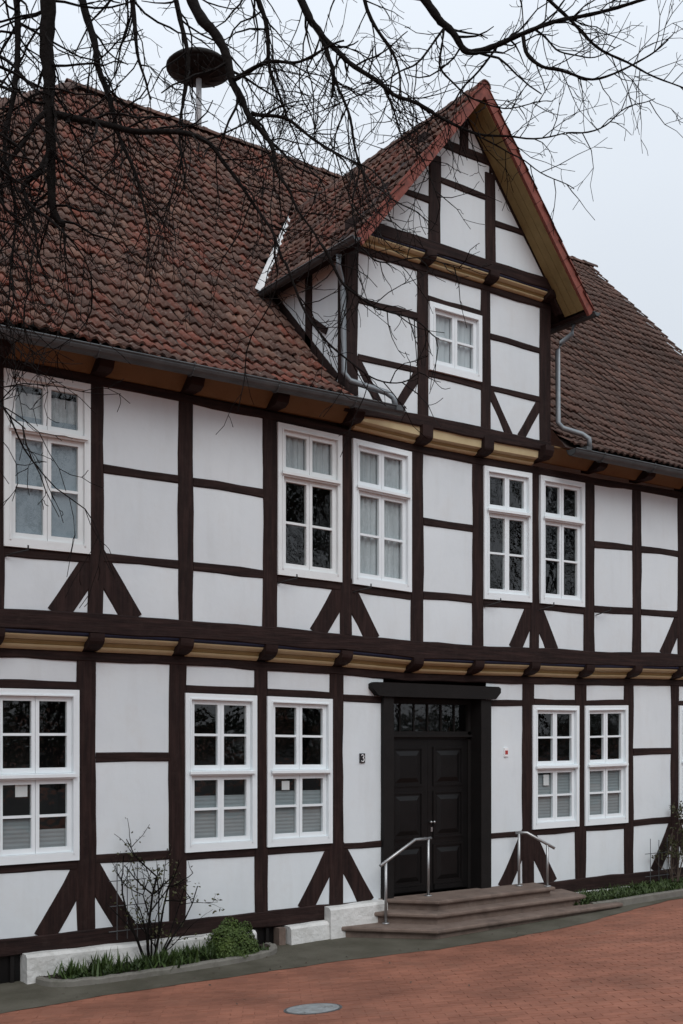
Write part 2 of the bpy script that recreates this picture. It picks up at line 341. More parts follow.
def part_box(name, mat, parent, *b, sagged=True): return MB().box(*b).build(name, M[mat], parent, sagged)
def window(x0, x1, z0, z1, yf, kind, paint='white', fill=None, notice=False):
    """outer casing with parts: casements, panes, transom bar, blind, room behind"""
    cs = .072; y0 = yf-.022; y1 = yf+.06; m = MB()
    for b in ((x0, x0+cs, z0, z1), (x1-cs, x1, z0, z1), (x0+cs, x1-cs, z0, z0+cs+.02), (x0+cs, x1-cs, z1-cs, z1)):
        m.box(b[0], b[1], y0, y1, b[2], b[3])
    ic = cs-.016                                      # raised inner bead
    for b in ((x0+ic, x0+cs, z0+cs, z1-cs), (x1-cs, x1-ic, z0+cs, z1-cs), (x0+ic, x1-ic, z1-cs, z1-ic)):
        m.box(b[0]+.001, b[1]-.001, y0-.012, y0+.002, b[2], b[3])
    W = m.build('window', M[paint], house, True)
    ix0, ix1, iz0, iz1 = x0+cs, x1-cs, z0+cs+.02, z1-cs; xm = (ix0+ix1)/2
    ys = yf+.012; fr = .056                           # casement plane and stile width
    if kind == 'dormer': tiers = [(iz0, iz1, 2)]
    elif kind == 'ground': zt = iz0+(iz1-iz0)*.49; tiers = [(iz0, zt-.03, 2), (zt+.03, iz1, 2)]
    else: zt = iz0+(iz1-iz0)*.68; tiers = [(iz0, zt-.03, 2), (zt+.03, iz1, 1)]
    if len(tiers) == 2:
        m = MB().box(ix0-.02, ix1+.02, ys-.05, ys+.05, zt-.03, zt+.03); m.box(ix0-.03, ix1+.03, ys-.075, ys-.045, zt-.012, zt+.022)
        m.build('transom_bar', M[paint], W, True)
    for (a, b, npn) in tiers:
        for (xa, xb) in ((ix0, xm), (xm, ix1)):
            dy = random.uniform(-.003, .003); fl = fr*.75 if xa == xm else fr; frr = fr if xa == xm else fr*.75
            m = MB(); g_ = .002
            m.box(xa+g_, xa+fl, ys+dy, ys+dy+.045, a+g_, b-g_).box(xb-frr, xb-g_, ys+dy, ys+dy+.045, a+g_, b-g_)
            m.box(xa+fl, xb-frr, ys+dy, ys+dy+.045, a+g_, a+.06).box(xa+fl, xb-frr, ys+dy, ys+dy+.045, b-.052, b-g_)
            zs = [a+.06+(b-.052-a-.06)*k/npn for k in range(npn+1)]
            for k in range(1, npn): m.box(xa+fl, xb-frr, ys+dy+.004, ys+dy+.04, zs[k]-.014, zs[k]+.014)
            m.build('casement', M[paint], W, True)
            for k in range(npn):
                tl = random.gauss(0, .006); tw = random.gauss(0, .008); yc = ys+dy+.025; xc_ = (xa+xb)/2; zc = (zs[k]+zs[k+1])/2
                pv = [(x, yc+(z-zc)*tl+(x-xc_)*tw, z) for x, z in ((xa+fl-.008, zs[k]-.004), (xb-frr+.008, zs[k]-.004), (xb-frr+.008, zs[k+1]+.004), (xa+fl-.008, zs[k+1]+.004))]
                MB().add(pv, [(0,1,2,3)]).build('pane', M['glass'], W, True)
    # room behind
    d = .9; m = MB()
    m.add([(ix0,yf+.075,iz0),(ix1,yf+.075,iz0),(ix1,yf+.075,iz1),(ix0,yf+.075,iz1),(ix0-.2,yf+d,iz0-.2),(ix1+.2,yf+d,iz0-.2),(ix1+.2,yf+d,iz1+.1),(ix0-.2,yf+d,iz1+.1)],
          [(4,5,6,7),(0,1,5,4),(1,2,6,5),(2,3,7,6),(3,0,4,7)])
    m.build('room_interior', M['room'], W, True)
    for f in (fill or []):
        typ, f0, f1, s0, s1 = f                       # material, bottom..top fraction, left..right fraction
        za, zb = iz0+(iz1-iz0)*f0, iz0+(iz1-iz0)*f1; xa, xb = ix0+(ix1-ix0)*s0, ix0+(ix1-ix0)*s1
        m = MB()
        if typ == 'curtain':
            nn = 28; m.sweep([[(xa+(xb-xa)*k/nn, yf+.078+.012*math.sin(k*1.9+1)+.005*random.random(), z) for k in range(nn+1)] for z in (za, zb)], closed=False)
            nm_ = 'curtain'
        elif typ == 'blind':
            nn = max(4, int((zb-za)/.022)); m.sweep([[(x, yf+.066+(.004 if k % 2 else 0), za+(zb-za)*k/nn) for x in (xa, xb)] for k in range(nn+1)], closed=False); nm_ = 'blind'
        else:
            m.box(xa, xb, yf+.07, yf+.074, za, zb); nm_ = 'blind'
        m.build(nm_, M[typ], W, True)
    if notice:
        nx0, nx1, nz0, nz1 = notice
        part_box('notice_paper', 'paper', W, nx0, nx1, ys+.03, ys+.032, nz0, nz1)
    return W

# --- ground floor
GP = [(-9.15,.2),(-8.12,.2),(-7.06,.2),(-6.03,.19),(-4.905,.215),(-3.81,.215),(-2.70,.185),(-1.595,.205),(1.74,.235),(2.82,.235),(3.885,.21),(4.98,.19),(6.08,.2),(7.15,.2),(8.3,.22)]
for x, w_ in GP: timber('post', (x, .47), (x, 3.41), w_, YG)
timber('sill_beam', (-9.25, .415), (-.95, .40), .19, YG-.012, .22); timber('sill_beam', (1.02, .39), (8.4, .39), .19, YG-.012, .22)
timber('top_plate', (-9.25, 3.46), (8.4, 3.455), .11, YG-.006, .2)
def rails(x0, x1, zs, yf, w_=.1):
    for z in zs: timber('rail', (x0, z), (x1, z), w_, yf+.004)
def gbay(i): return GP[i][0]+GP[i][1]/2, GP[i+1][0]-GP[i+1][1]/2
WZ0, WZ1 = 1.265, 3.09
BL_LOW = [('blind', 0, .40, 0, .5), ('blind', 0, .40, .5, 1)]
fills = {0: [('blind', 0, .5, 0, 1)], 3: [('blind', 0, .22, 0, .5), ('blind', 0, .15, .5, 1)], 5: [('blind', 0, .33, 0, 1)], 6: [('blind', 0, .35, 0, .5), ('blind', 0, .35, .5, 1)],
         8: [('blind', 0, .42, 0, .48), ('blind', 0, .5, .52, 1)], 9: [('blind', 0, .49, 0, 1)], 11: [('blind', 0, .3, 0, 1)]}
for i in range(len(GP)-1):
    a, b = gbay(i)
    if i == 7: continue
    if i in (0, 2, 3, 5, 6, 8, 9, 11, 13):
        wx0, wx1 = (a+b)/2-.475, (a+b)/2+.475
        rails(a, b, [3.135, 1.215], YG, .09)
        panel(a-.03, b+.03, .47, 1.2, YG); panel(a-.03, b+.03, 3.15, 3.43, YG)
        nt_ = None
        if i == 3: nt_ = (wx0+.27, wx0+.4, 1.96, 2.1)
        if i == 6: nt_ = (wx0+.24, wx0+.35, 1.95, 2.06)
        if i == 8: nt_ = (wx0+.27, wx0+.38, 1.9, 2.06)
        window(wx0, wx1, WZ0, WZ1, YG, 'ground', 'white', fills.get(i), nt_)
    else:
        rails(a, b, [2.36, 1.255], YG, .105)
        panel(a-.03, b+.03, .47, 1.24, YG); panel(a-.03, b+.03, 1.27, 2.35, YG); panel(a-.03, b+.03, 2.37, 3.43, YG)
for (a, b) in ((-1.4925, -.885), (.965, 1.6225)):
    rails(a, b, [3.115, 1.21], YG, .09)
    panel(a-.03, b+.03, .45, 1.2, YG); panel(a-.03, b+.03, 1.22, 3.11, YG); panel(a-.03, b+.03, 3.12, 3.43, YG)
def foot_braces(xc, pw, z0, z1, spread, yf, w_=.24, sides=(-1, 1)):
    for s in sides: timber('brace', (xc+s*(spread+.02), z0-.04), (xc-s*.01, z1+.03), w_, yf+.008, .1, rough=.004)
for x, pw in ((-8.12,.2),(-4.905,.215),(-1.595,.205),(1.74,.235),(4.98,.19),(8.3,.22)):
    foot_braces(x, pw, .50, 1.22, .46, YG, sides=(-1,) if x == 8.3 else (-1, 1))
# --- storey band: joist ends, moulded infill, upper sill
UP = [(-9.15,.18),(-8.12,.18),(-7.06,.18),(-5.965,.175),(-4.885,.175),(-3.815,.19),(-2.70,.2),(-1.605,.175),(-.47,.215),(.59,.2),(1.65,.18),(2.765,.23),(3.82,.2),(4.88,.19),(5.95,.2),(7.1,.2),(8.3,.22)]
def joist_end(x, yw, yo, z0, z1, w_=.17, parent=house):
    prof = [(yw+.1, z0), (yw, z0)]+[(yw+(yo-yw)*math.sin(k/6*math.pi/2), z0+(z1-.05-z0)*(1-math.cos(k/6*math.pi/2))) for k in range(1, 7)]+[(yo-.004, z1), (yw+.1, z1)]
    return fixnormals(MB().prism_x(prof, x-w_/2, x+w_/2).build('joist_end', M['timber'], parent, True))
def moulding(x0, x1, yw, yo, z0, z1):
    """ochre moulded filler board with a blue fillet on top, between two joist ends"""
    H = z1-z0; D = yo-yw
    def roll(f0, f1, d0, d1, bul, n=6):
        pts = []
        for k in range(n+1):
            t = k/n; pts.append((yw+D*(d0+(d1-d0)*t)-bul*math.sin(math.pi*t), z0+H*(f0+(f1-f0)*t)))
        return pts
    a = roll(.0, .27, .05, .30, .013)
    b = [(yw+D*.26, z0+H*.275), (yw+D*.27, z0+H*.3)]+roll(.32, .5, .3, .46, -.006)+[(yw+D*.44, z0+H*.52)]
    c = roll(.53, .79, .54, .84, .013)
    d = [(yw+D*.76, z0+H*.80), (yw+D*.86, z0+H*.81), (yw+D*.93, z0+H*.9), (yw+D*.94, z1)]
    o = fixnormals(MB().prism_x([(yw+.06, z0+.002)]+a+[(yw+.06, z0+H*.27)], x0, x1, 3).build('moulding', M['cream_stripe'], house, True))
    fixnormals(MB().prism_x([(yw+.06, z0+H*.272)]+b+[(yw+.06, z0+H*.52)], x0, x1, 3).build('groove', M['ochre'], o, True))
    fixnormals(MB().prism_x([(yw+.06, z0+H*.522)]+c+[(yw+.06, z0+H*.79)], x0, x1, 3).build('roll', M['cream_stripe'], o, True))
    fixnormals(MB().prism_x([(yw+.06, z0+H*.792)]+d+[(yw+.06, z1)], x0, x1, 3).build('fillet', M['blue'], o, True))
ZJ0, ZJ1 = 3.515, 3.69
for i, (x, w_) in enumerate(UP):
    joist_end(x, YG, YU-.03, ZJ0, ZJ1, .165)
    if i+1 < len(UP): moulding(x+.085, UP[i+1][0]-.085, YG-.01, YU-.005, ZJ0-.01, ZJ1)
timber('sill_beam', (-9.25, 3.795), (8.4, 3.79), .21, YU-.008, .24, rough=.007)
# --- upper floor
for x, w_ in UP: timber('post', (x, 3.89), (x, 6.36), w_, YU)
timber('top_plate', (-9.25, 6.385), (8.4, 6.38), .1, YU-.006, .2)
ufill = {3: [('blind2', .0, .78, 0, 1), ('curtain', .78, .93, 0, 1)], 6: [('curtain', .68, 1, 0, 1)], 7: [('curtain', .0, 1, 0, 1)], 13: [('curtain', .7, 1, 0, 1)]}  # pale sheet filling the upper centre window stands in for sky reflections
for i in range(len(UP)-1):
    a, b = UP[i][0]+UP[i][1]/2, UP[i+1][0]-UP[i+1][1]/2
    if i in (0, 3, 6, 7, 9, 10, 13, 15):
        wd = .465 if i in (3, 6, 7) else .45
        xm = (a+b)/2; rails(a, b, [4.475], YU, .09); panel(a-.03, b+.03, 3.87, 4.47, YU)
        window(xm-wd, xm+wd, 4.525, 6.325, YU, 'upper', 'cream' if i < 7 else 'white', ufill.get(i))
    else:
        rails(a, b, [5.46, 4.51], YU, .1)
        panel(a-.03, b+.03, 3.87, 4.5, YU); panel(a-.03, b+.03, 4.52, 5.45, YU); panel(a-.03, b+.03, 5.47, 6.38, YU)
for k in (1, 4, 7, 10, 13): foot_braces(UP[k][0], UP[k][1], 3.90, 4.5, .41 if k != 10 else .36, YU, .25)
# iron shutter stays under the upper windows
for x in (-5.87, -2.6, -1.5, .7, 1.72, 2.9):
    m = MB().tube([(x, YU+.01, 4.42), (x+.06, YU-.06, 4.45), (x+.2, YU-.1, 4.49)], .008, 5); m.tube([(x+.2, YU-.1, 4.49), (x+.2, YU-.1, 4.54)], .009, 5)
    m.build('shutter_stay', M['iron'], house, True)
# --- main eaves: joist ends, brown boards, gutter
DX0, DX1 = -1.74, 1.85                          # dormer body
for i, (x, w_) in enumerate(UP):
    if DX0+.2 < x < DX1-.3:
        joist_end(x, YU, YD-.03, 6.43, 6.56, .17)
    else:
        fixnormals(MB().prism_x([(YU+.1, 6.425), (-.40, 6.425), (-.47, 6.46), (-.5, 6.53), (-.5, 6.60), (YU+.1, 6.60)], x-.08, x+.08).build('joist_end', M['timber'], house))
    if i+1 < len(UP):
        x2 = UP[i+1][0]
        if x > -1.7 and x2 < 1.9: moulding(x+.087, x2-.087, YU-.01, YD-.005, 6.435, 6.56)
        else: fixnormals(MB().prism_x([(YU+.02, 6.435), (YU-.03, 6.435), (-.40, 6.57), (-.45, 6.60), (-.45, 6.62), (YU+.02, 6.62)], x+.082, x2-.082).build('eaves_board', M['soffit'], house))
def gutter(name, p0, p1, r=.07, mat='zinc', fold=None, cap=True):
    a, b = Vector(p0), Vector(p1); d = (b-a).normalized(); s = d.cross(Vector((0,0,1))); m = MB(); n = 10; rings = []
    for q in (a, b):
        out = [q+s*(-math.cos(math.pi*k/n)*r)+Vector((0,0,-math.sin(math.pi*k/n)*r)) for k in range(n+1)]
        inn = [q+s*(-math.cos(math.pi*k/n)*(r-.006))+Vector((0,0,-math.sin(math.pi*k/n)*(r-.006)+.001)) for k in reversed(range(n+1))]
        rings.append(out+inn)
    m.sweep(rings)
    for e in (-1, 1): m.tube([a+s*e*r, b+s*e*r], .011, 6)
    if cap:
        for q in (a, b): m.add([q+s*(-math.cos(math.pi*k/n)*r)+Vector((0,0,-math.sin(math.pi*k/n)*r)) for k in range(n+1)], [tuple(range(n+1))])
    return fixnormals(m.build(name, M[mat], house))
gutter('gutter', (-9.8, -.66, 6.52), (-1.1, -.66, 6.605), .088); gutter('gutter', (1.9, -.66, 6.545), (8.75, -.66, 6.545), .088)
for x in np.arange(-9.4, 8.6, 1.08):
    if -1.1 < x < 1.95: continue
    zg = 6.52+(x+9.8)*.0098 if x < 0 else 6.545
    MB().tube([(x, -.555, zg+.03)]+[(x, -.66+.099*math.cos(math.pi*k/6), zg-.099*math.sin(math.pi*k/6)) for k in range(7)]+[(x, -.757, zg+.02)], .008, 5).build('gutter_bracket', M['zinc'], house)
# --- plinth, cellar openings
def plinth(x0, x1, z1a, z1b, yo=-.13):
    n = max(3, int((x1-x0)/.18)); rings = []
    for i in range(n+1):
        x = x0+(x1-x0)*i/n; z1 = z1a+(z1b-z1a)*i/n; e = .012*math.sin(x*6)+random.uniform(-.008, .008); z0 = gz(x, 0)-.2
        rings.append([(x, .3, z0), (x, yo-.02+e, z0), (x, yo+e, z1-.03), (x, yo+.035+e, z1+.005*math.sin(9*x)), (x, .3, z1+.02)])
    return fixnormals(MB().sweep(rings).build('plinth', M['plinth'], house))
plinth(-5.62, -2.84, .33, .305); plinth(-2.37, -1.80, .30, .31); plinth(-1.797, -.9, .475, .49, -.15); plinth(-9.3, -6.6, .32, .33); plinth(1.0, 8.4, .285, .3, -.03)
for (a, b) in ((-6.6, -5.62), (-2.84, -2.37)):
    o = part_box('cellar_window', 'black', house, a, b, .06, .1, 0., .32, sagged=False)
    for k in range(5 if b-a > .6 else 3):
        x = a+(b-a)*(k+.5)/(5 if b-a > .6 else 3); part_box('bar', 'doorframe', o, x-.02, x+.02, .02, .058, .0, .315, sagged=False)
MB().box(-2.5, -2.41, -.08, .05, .03, .29).build('plinth_stone', M['stone'], house)
# --- wall backing so that no light leaks through the joints, side walls
m = MB().box(-9.2, 8.4, 1.0, 1.06, .1, 6.5); m.build('inner_wall', M['room'], house)
m = MB().box(-9.22, -9.12, YG+.1, 10.5, .1, 6.6); m.build('side_wall', M['plaster'], house)
m = MB(); m.add([(8.42, YU+.12, .1), (8.42, 10.6, .1), (8.42, 10.6, 6.6), (8.42, 5.2, 12.45), (8.42, YU+.12, 6.7)], [(0,1,2,3,4)]); m.build('side_wall', M['plaster'], house)

# ------------------------------------------------------------------ door
dz0, dz1 = .5, 3.13
DL, DR = -.73, .79
for (a, b) in ((-.895, DL), (DR, .975)): MB().box(a, b, -.045, .2, .48, 3.16).build('door_post', M['doorframe'], house, True)
lm = MB().sweep([[(x, y, z) for x, z in ((-1.05,3.345),(-1.1,3.32),(-1.1,3.26),(-1.0,3.17),(-.9,3.165),(.98,3.165),(1.03,3.17),(1.12,3.26),(1.12,3.32),(1.08,3.345))] for y in (-.085, .1)])
fixnormals(lm.build('door_lintel', M['doorframe'], house, True))
door = MB().box(DL, DR, .17, .23, 2.60, 2.71).box(DL, DR, .135, .172, 2.63, 2.665).box(DL, DL+.05, .17, .23, .49, 3.16).box(DR-.05, DR, .17, .23, .49, 3.16).box(DL+.05, DR-.05, .17, .23, 3.09, 3.16).build('door', M['doorframe'], house, True)
for k in range(7): x = DL+.05+(DR-DL-.1)*k/6; MB().box(x-.011, x+.011, .185, .215, 2.711, 3.089).build('glazing_bar', M['doorframe'], door, True)
for k in range(6):
    xa = DL+.05+(DR-DL-.1)*k/6; xb = DL+.05+(DR-DL-.1)*(k+1)/6; tw = random.gauss(0, .02)
    MB().add([(xa+.011, .2-tw*.1, 2.711), (xb-.011, .2+tw*.1, 2.711), (xb-.011, .2+tw*.1, 3.089), (xa+.011, .2-tw*.1, 3.089)], [(0,1,2,3)]).build('pane', M['glass'], door, True)
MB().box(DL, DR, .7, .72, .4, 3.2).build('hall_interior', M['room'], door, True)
xm = (DL+DR)/2
for (a, b) in ((DL+.052, xm-.002), (xm+.002, DR-.052)):
    leaf = MB().box(a, b, .185, .235, dz0+.005, 2.598).build('door_leaf', M['black'], door, True)
    for (za, zb) in ((.62, 1.11), (1.25, 1.85), (1.98, 2.47)):
        m = MB(); pa, pb = a+.12, b-.12; y = .185
        m.box(pa-.035, pb+.035, y-.014, y-.0005, zb, zb+.03).box(pa-.035, pb+.035, y-.014, y-.0005, za-.03, za).box(pa-.035, pa, y-.014, y-.0005, za, zb).box(pb, pb+.035, y-.014, y-.0005, za, zb)
        r = [(pa+.03, za+.03), (pb-.03, za+.03), (pb-.03, zb-.03), (pa+.03, zb-.03)]; q = [(pa+.09, za+.09), (pb-.09, za+.09), (pb-.09, zb-.09), (pa+.09, zb-.09)]
        m.add([(x, y-.001, z) for x, z in r]+[(x, y-.024, z) for x, z in q], [(0,1,5,4),(1,2,6,5),(2,3,7,6),(3,0,4,7),(4,5,6,7)])
        fixnormals(m.build('door_panel', M['black'], leaf, True))
    MB().box(a+.1, b-.1, .165, .1845, .52, .585).build('kick_board', M['black'], leaf, True)
for x in (xm+.03, xm+.085):
    k = MB(); k.sweep([[(x+r*math.cos(t*math.pi/6), .185-d, 1.43+r*math.sin(t*math.pi/6)) for t in range(12)] for r, d in ((.008,0),(.008,.02),(.016,.028),(.019,.038),(.014,.048),(.003,.052))])
    k.build('door_knob', M['steel'], door, smooth=True)
MB().box(xm+.05, xm+.08, .178, .186, 1.3, 1.36).build('keyhole_plate', M['steel'], door)

# ------------------------------------------------------------------ entrance steps and rails
S = [((-1.78, .0), (-.83, -1.02), (2.72, -.86), (2.98, .0), .235), ((-1.3, .02), (-.6, -.76), (2.18, -.66), (2.4, .02), .37), ((-.95, .04), (-.42, -.56), (1.74, -.5), (1.85, .04), .5)]
steps = empty('entrance_steps', (.5, -.5, gz(.5, -.5)))
tag(steps, 'brown sandstone entrance steps with angled side below the black double door', 'steps')
def step_part(q, z1, h, off, name):
    pts = [Vector((p[0], p[1], 0)) for p in q]; cen = Vector((.5, -.1, 0))
    def ring(d, z): return [(p.x+(-1 if p.x < cen.x else 1)*d, p.y-(d if p.y < -.1 else 0), z) for p in pts]
    m = MB().sweep([ring(off[i][0], z1-off[i][1]) for i in range(len(off))])
    o = fixnormals(m.build(name, M['stone'], None)); o.parent = steps; o.matrix_parent_inverse = Matrix.Translation(-steps.location); return o
for k, (a, b, c, d, z) in enumerate(S):
    step_part((a, b, c, d), z, .05, [(-.05,.052),(-.002,.05),(.006,.035),(.006,.015),(-.004,0),(-.012,0)], 'tread')
    step_part((a, b, c, d), z-.052, .2, [(-.045,.35),(-.045,0),(-.06,0)], 'riser')
def handrail(label, a, b, za, zb, ztop, ext, side):
    o = empty('handrail', (a[0], a[1], za)); tag(o, label, 'handrail', 'stainless handrails of the entrance steps')
    def P(m, nm):
        x = m.build(nm, M['steel'], None, smooth=True); x.parent = o; x.matrix_parent_inverse = Matrix.Translation(-o.location)
    A = Vector((a[0], a[1], za)); B = Vector((b[0], b[1], zb)); ta = ztop[0]; tb = ztop[1]
    P(MB().tube([A, (a[0], a[1], ta)], .019, 10), 'rail_post'); P(MB().tube([B, (b[0], b[1], tb)], .019, 10), 'rail_post')
    d = (B-A); d.z = 0; d.normalize()
    e0 = Vector((a[0], a[1], ta))-d*.1+Vector((0,0,-.06)); kx = Vector((a[0], a[1], 0)).lerp(Vector((b[0], b[1], 0)), ext); kx.z = tb+.012; e1 = Vector((b[0], b[1], tb+.012))+d*.05
    P(MB().tube([e0, kx, e1], .021, 10), 'rail_bar')
    for q, z in ((A, za), (B, zb)): P(MB().lathe([(.05, 0), (.05, .012), (.02, .016)], (q.x, q.y, z), 12), 'base_plate')
handrail('stainless handrail left of the black door, sloping down to the left', (-1.06, -.3), (-.25, -.16), .235, .5, (1.03, 1.24), .68, -1)
handrail('stainless handrail right of the black door, sloping down to the right', (1.68, -.42), (1.40, -.15), .5, .5, (1.09, 1.23), .72, 1)
# ------------------------------------------------------------------ roof
EAVE, FLARE, RIDGEY, TANP = (-.64, 6.60), (-.1, 6.98), 5.2, math.tan(R(47))
FY = .4; FZ = FLARE[1]+(FY-FLARE[0])*TANP; FS0 = .65
def roofz(y):
    """47 degree roof, bell-cast towards the eaves"""
    if y >= FY: return FZ+(y-FY)*TANP
    t = FY-y; return FZ-(TANP*t-(TANP-FS0)/(2*(FY-EAVE[0]))*t*t)
RIDGEZ = roofz(RIDGEY); XR = 8.68; HIPX = -2.95
DCX, DAP, DEV, DTAN = .055, 10.85, 8.41, (10.85-8.41)/1.995     # dormer centre, ridge height, eave height, pitch
def dorm_z(x): return DAP-DTAN*abs(x-DCX)
def yroof(z): return FLARE[0]+(z-FLARE[1])/TANP
def hip_x(z): return HIPX-(RIDGEZ-z)*1.12
roof = MB()
yv = [EAVE[0]+.02, FY, RIDGEY]
def deckpt(x, y): return (x, y, roofz(y)-.06)
for (xa, xb, ya, yb) in ((hip_x(roofz(EAVE[0])), DX0+.02, 0, 1), (DX1-.02, XR-.06, 0, 1)): roof.add([deckpt(xa, yv[0]), deckpt(xb, yv[0]), deckpt(xb, yv[1]), deckpt(xa+.4, yv[1])], [(0,1,2,3)])
yd = yroof(DAP)
xh1, xh2 = hip_x(roofz(yv[1])), hip_x(roofz(RIDGEY))
vyl = yroof(dorm_z(DX0+.02)); vyr = yroof(dorm_z(DX1-.02))
roof.add([deckpt(xh1, yv[1]), deckpt(DX0+.02, yv[1]), deckpt(DX0+.02, vyl), deckpt(DCX, yd), deckpt(DCX, RIDGEY), deckpt(xh2, RIDGEY)], [(0,1,2,3,4,5)])
roof.add([deckpt(DX1-.02, yv[1]), deckpt(XR-.06, yv[1]), deckpt(XR-.06, RIDGEY), deckpt(DCX, RIDGEY), deckpt(DCX, yd), deckpt(DX1-.02, vyr)], [(0,1,2,3,4,5)])
yb_ = 2*RIDGEY+.6; xe = hip_x(6.6)
roof.add([(HIPX, RIDGEY, RIDGEZ-.03), (XR-.06, RIDGEY, RIDGEZ-.03), (XR-.06, yb_, 6.6), (xe, yb_, 6.6), (xe, EAVE[0], 6.57)], [(0,1,2,3),(0,3,4)])
roof = roof.build('roof', M['deck'], house)
# one pantile: wave across, lip at the lower edge
TW, TE, TLEN = .128, .25, .31
def tile_geo(double=False):
    n = 7; prof = []
    for k in range(n):
        u = k/(n-1); prof.append((TW*(u*1.06-.53), (.016*math.sin(2*math.pi*u) if double else .02*math.sin(2*math.pi*u-.6)+.005*(1 if k == n-1 else 0))))
    v = [(x, 0, w_+.04) for x, w_ in prof]+[(x, TLEN, w_+.006) for x, w_ in prof]+[(x, .004, w_+.012) for x, w_ in prof]
    f = [(k, k+1, n+k+1, n+k) for k in range(n-1)]+[(2*n+k, 2*n+k+1, k+1, k) for k in range(n-1)]
    return v, f
tv, tf = tile_geo(); tvd, tfd = tile_geo(True)
tme = {}
for key in ('tile1', 'tileD1', 'double'):
    tme[key] = bpy.data.meshes.new('roof_tile'); tme[key].from_pydata(tvd if key == 'double' else tv, [], tfd if key == 'double' else tf); tme[key].materials.append(M['tileD1' if key == 'double' else key]); hf = len(tme[key].polygons)//2; tme[key].polygons.foreach_set('use_smooth', [True]*hf+[False]*hf)
frames = []                                     # (matrix columns ux, uy(upslope), n, origin)
def add_slope(length_fn, pt_fn, ux, ok):
    pass
cy = np.linspace(EAVE[0], RIDGEY, 400); cz = np.array([roofz(y) for y in cy]); cl = np.concatenate([[0], np.cumsum(np.hypot(np.diff(cy), np.diff(cz)))])
rows = int((cl[-1]-TLEN)/TE)+1
def und(x, s): return .018*math.sin(x*.8+1)+.012*math.sin(x*2.1+s*.7)+.014*math.sin(s*1.3)
for j in range(rows+1):
    s = min(j*TE, cl[-1]-TLEN+.02)
    y0_ = float(np.interp(s, cl, cy)); y1_ = float(np.interp(min(s+TLEN, cl[-1]), cl, cy))
    p = Vector((0, y0_, roofz(y0_))); d = (Vector((0, y1_, roofz(y1_)))-p) if y1_ > y0_+.02 else d
    d.normalize()
    x = -10.2+(TW*.5 if False else 0)
    while x < XR:
        x += TW; z = p.z; y = p.y; zc = z+.12
        if x < hip_x(z)+.05: continue
        dx = abs(x-DCX)
        if DX0-.05 < x < DX1+.05 and (zc < dorm_z(x)+.02): continue
        if dx < 2.05 and zc > DEV-.05 and zc < dorm_z(x)+.1: continue
        nrm = Vector((0, -d.z, d.y)); o = Vector((x, y, z))+nrm*und(x, s)
        frames.append([Vector((1,0,0)), d.copy(), nrm, o, 2 if x > 1.75 else 0])
# dormer slopes
dl = Vector((DTAN*0+1, 0, DTAN)).normalized()
for side in (-1, 1):
    d = Vector((-side*dl.x, 0, dl.z)); nrm = Vector((side*dl.z, 0, dl.x)); ux = d.cross(nrm)
    Ls = math.hypot(1.995, DAP-DEV)
    for j in range(int((Ls-TLEN)/TE)+2):
        s = min(j*TE, Ls-TLEN+.02); p = Vector((DCX+side*1.995, 0, DEV))+d*s; ymax = yroof(p.z+.1)+.05
        y = -.93+TW*.5
        while y < ymax:
            frames.append([ux, d, nrm, Vector((p.x, y, p.z))+nrm*(.01*math.sin(y*2+s)), 1]); y += TW
fr2 = []
for i, (ux, d, nrm, o, k) in enumerate(frames):
    q = project(o); fr2.append((q[2] if (2 < q[0] < 681 and 2 < q[1] < 1020 and not (k == 1 and nrm.x > 0)) else 1e9+q[2], i))
fr2.sort(); near = set(i for _, i in fr2[:300])
tj = MB(); tj.v = []; tt = []; V0 = np.array(tv); VD = np.array(tvd); tjd = MB(); ttd = []
for i, (ux, d, nrm, o, k) in enumerate(frames):
    a = random.gauss(0, .035 if k != 2 else .01) if random.random() > .02 else random.gauss(0, .12); u2 = (ux*math.cos(a)+d*math.sin(a)); d2 = (d*math.cos(a)-ux*math.sin(a)); o2 = o+ux*random.gauss(0, .004)+d*random.gauss(0, .008 if k != 2 else .004)+nrm*random.uniform(-.006, .01)+d*(-.05*(random.random() < .012))
    if i in near:
        ob = bpy.data.objects.new('roof_tile', tme[('tile1', 'tileD1', 'double')[k]]); col.objects.link(ob); ob.parent = roof
        ob.matrix_local = Matrix(((u2.x,d2.x,nrm.x,o2.x),(u2.y,d2.y,nrm.y,o2.y),(u2.z,d2.z,nrm.z,o2.z),(0,0,0,1)))
    else:
        T_, L_ = (tjd, ttd) if k == 2 else (tj, tt)
        b = len(T_.v); A = np.array([u2, d2, nrm]); P = (VD if k == 2 else V0)@A+np.array(o2)
        T_.v += [tuple(p) for p in P]; F_l = tfd if k == 2 else tf; T_.f += [tuple(q+b for q in f) for f in F_l]; L_ += [random.random()]*len(F_l)
o = tj.build('roof_tiles', M['tileN'], roof); set_tint(o, tt); tag(o, kind='stuff')
o.data.polygons.foreach_set('use_smooth', ([True]*6+[False]*6)*(len(tt)//12))
o = tjd.build('roof_tiles', M['tileDN'], roof); set_tint(o, ttd); tag(o, kind='stuff'); o.data.polygons.foreach_set('use_smooth', ([True]*6+[False]*6)*(len(ttd)//12))
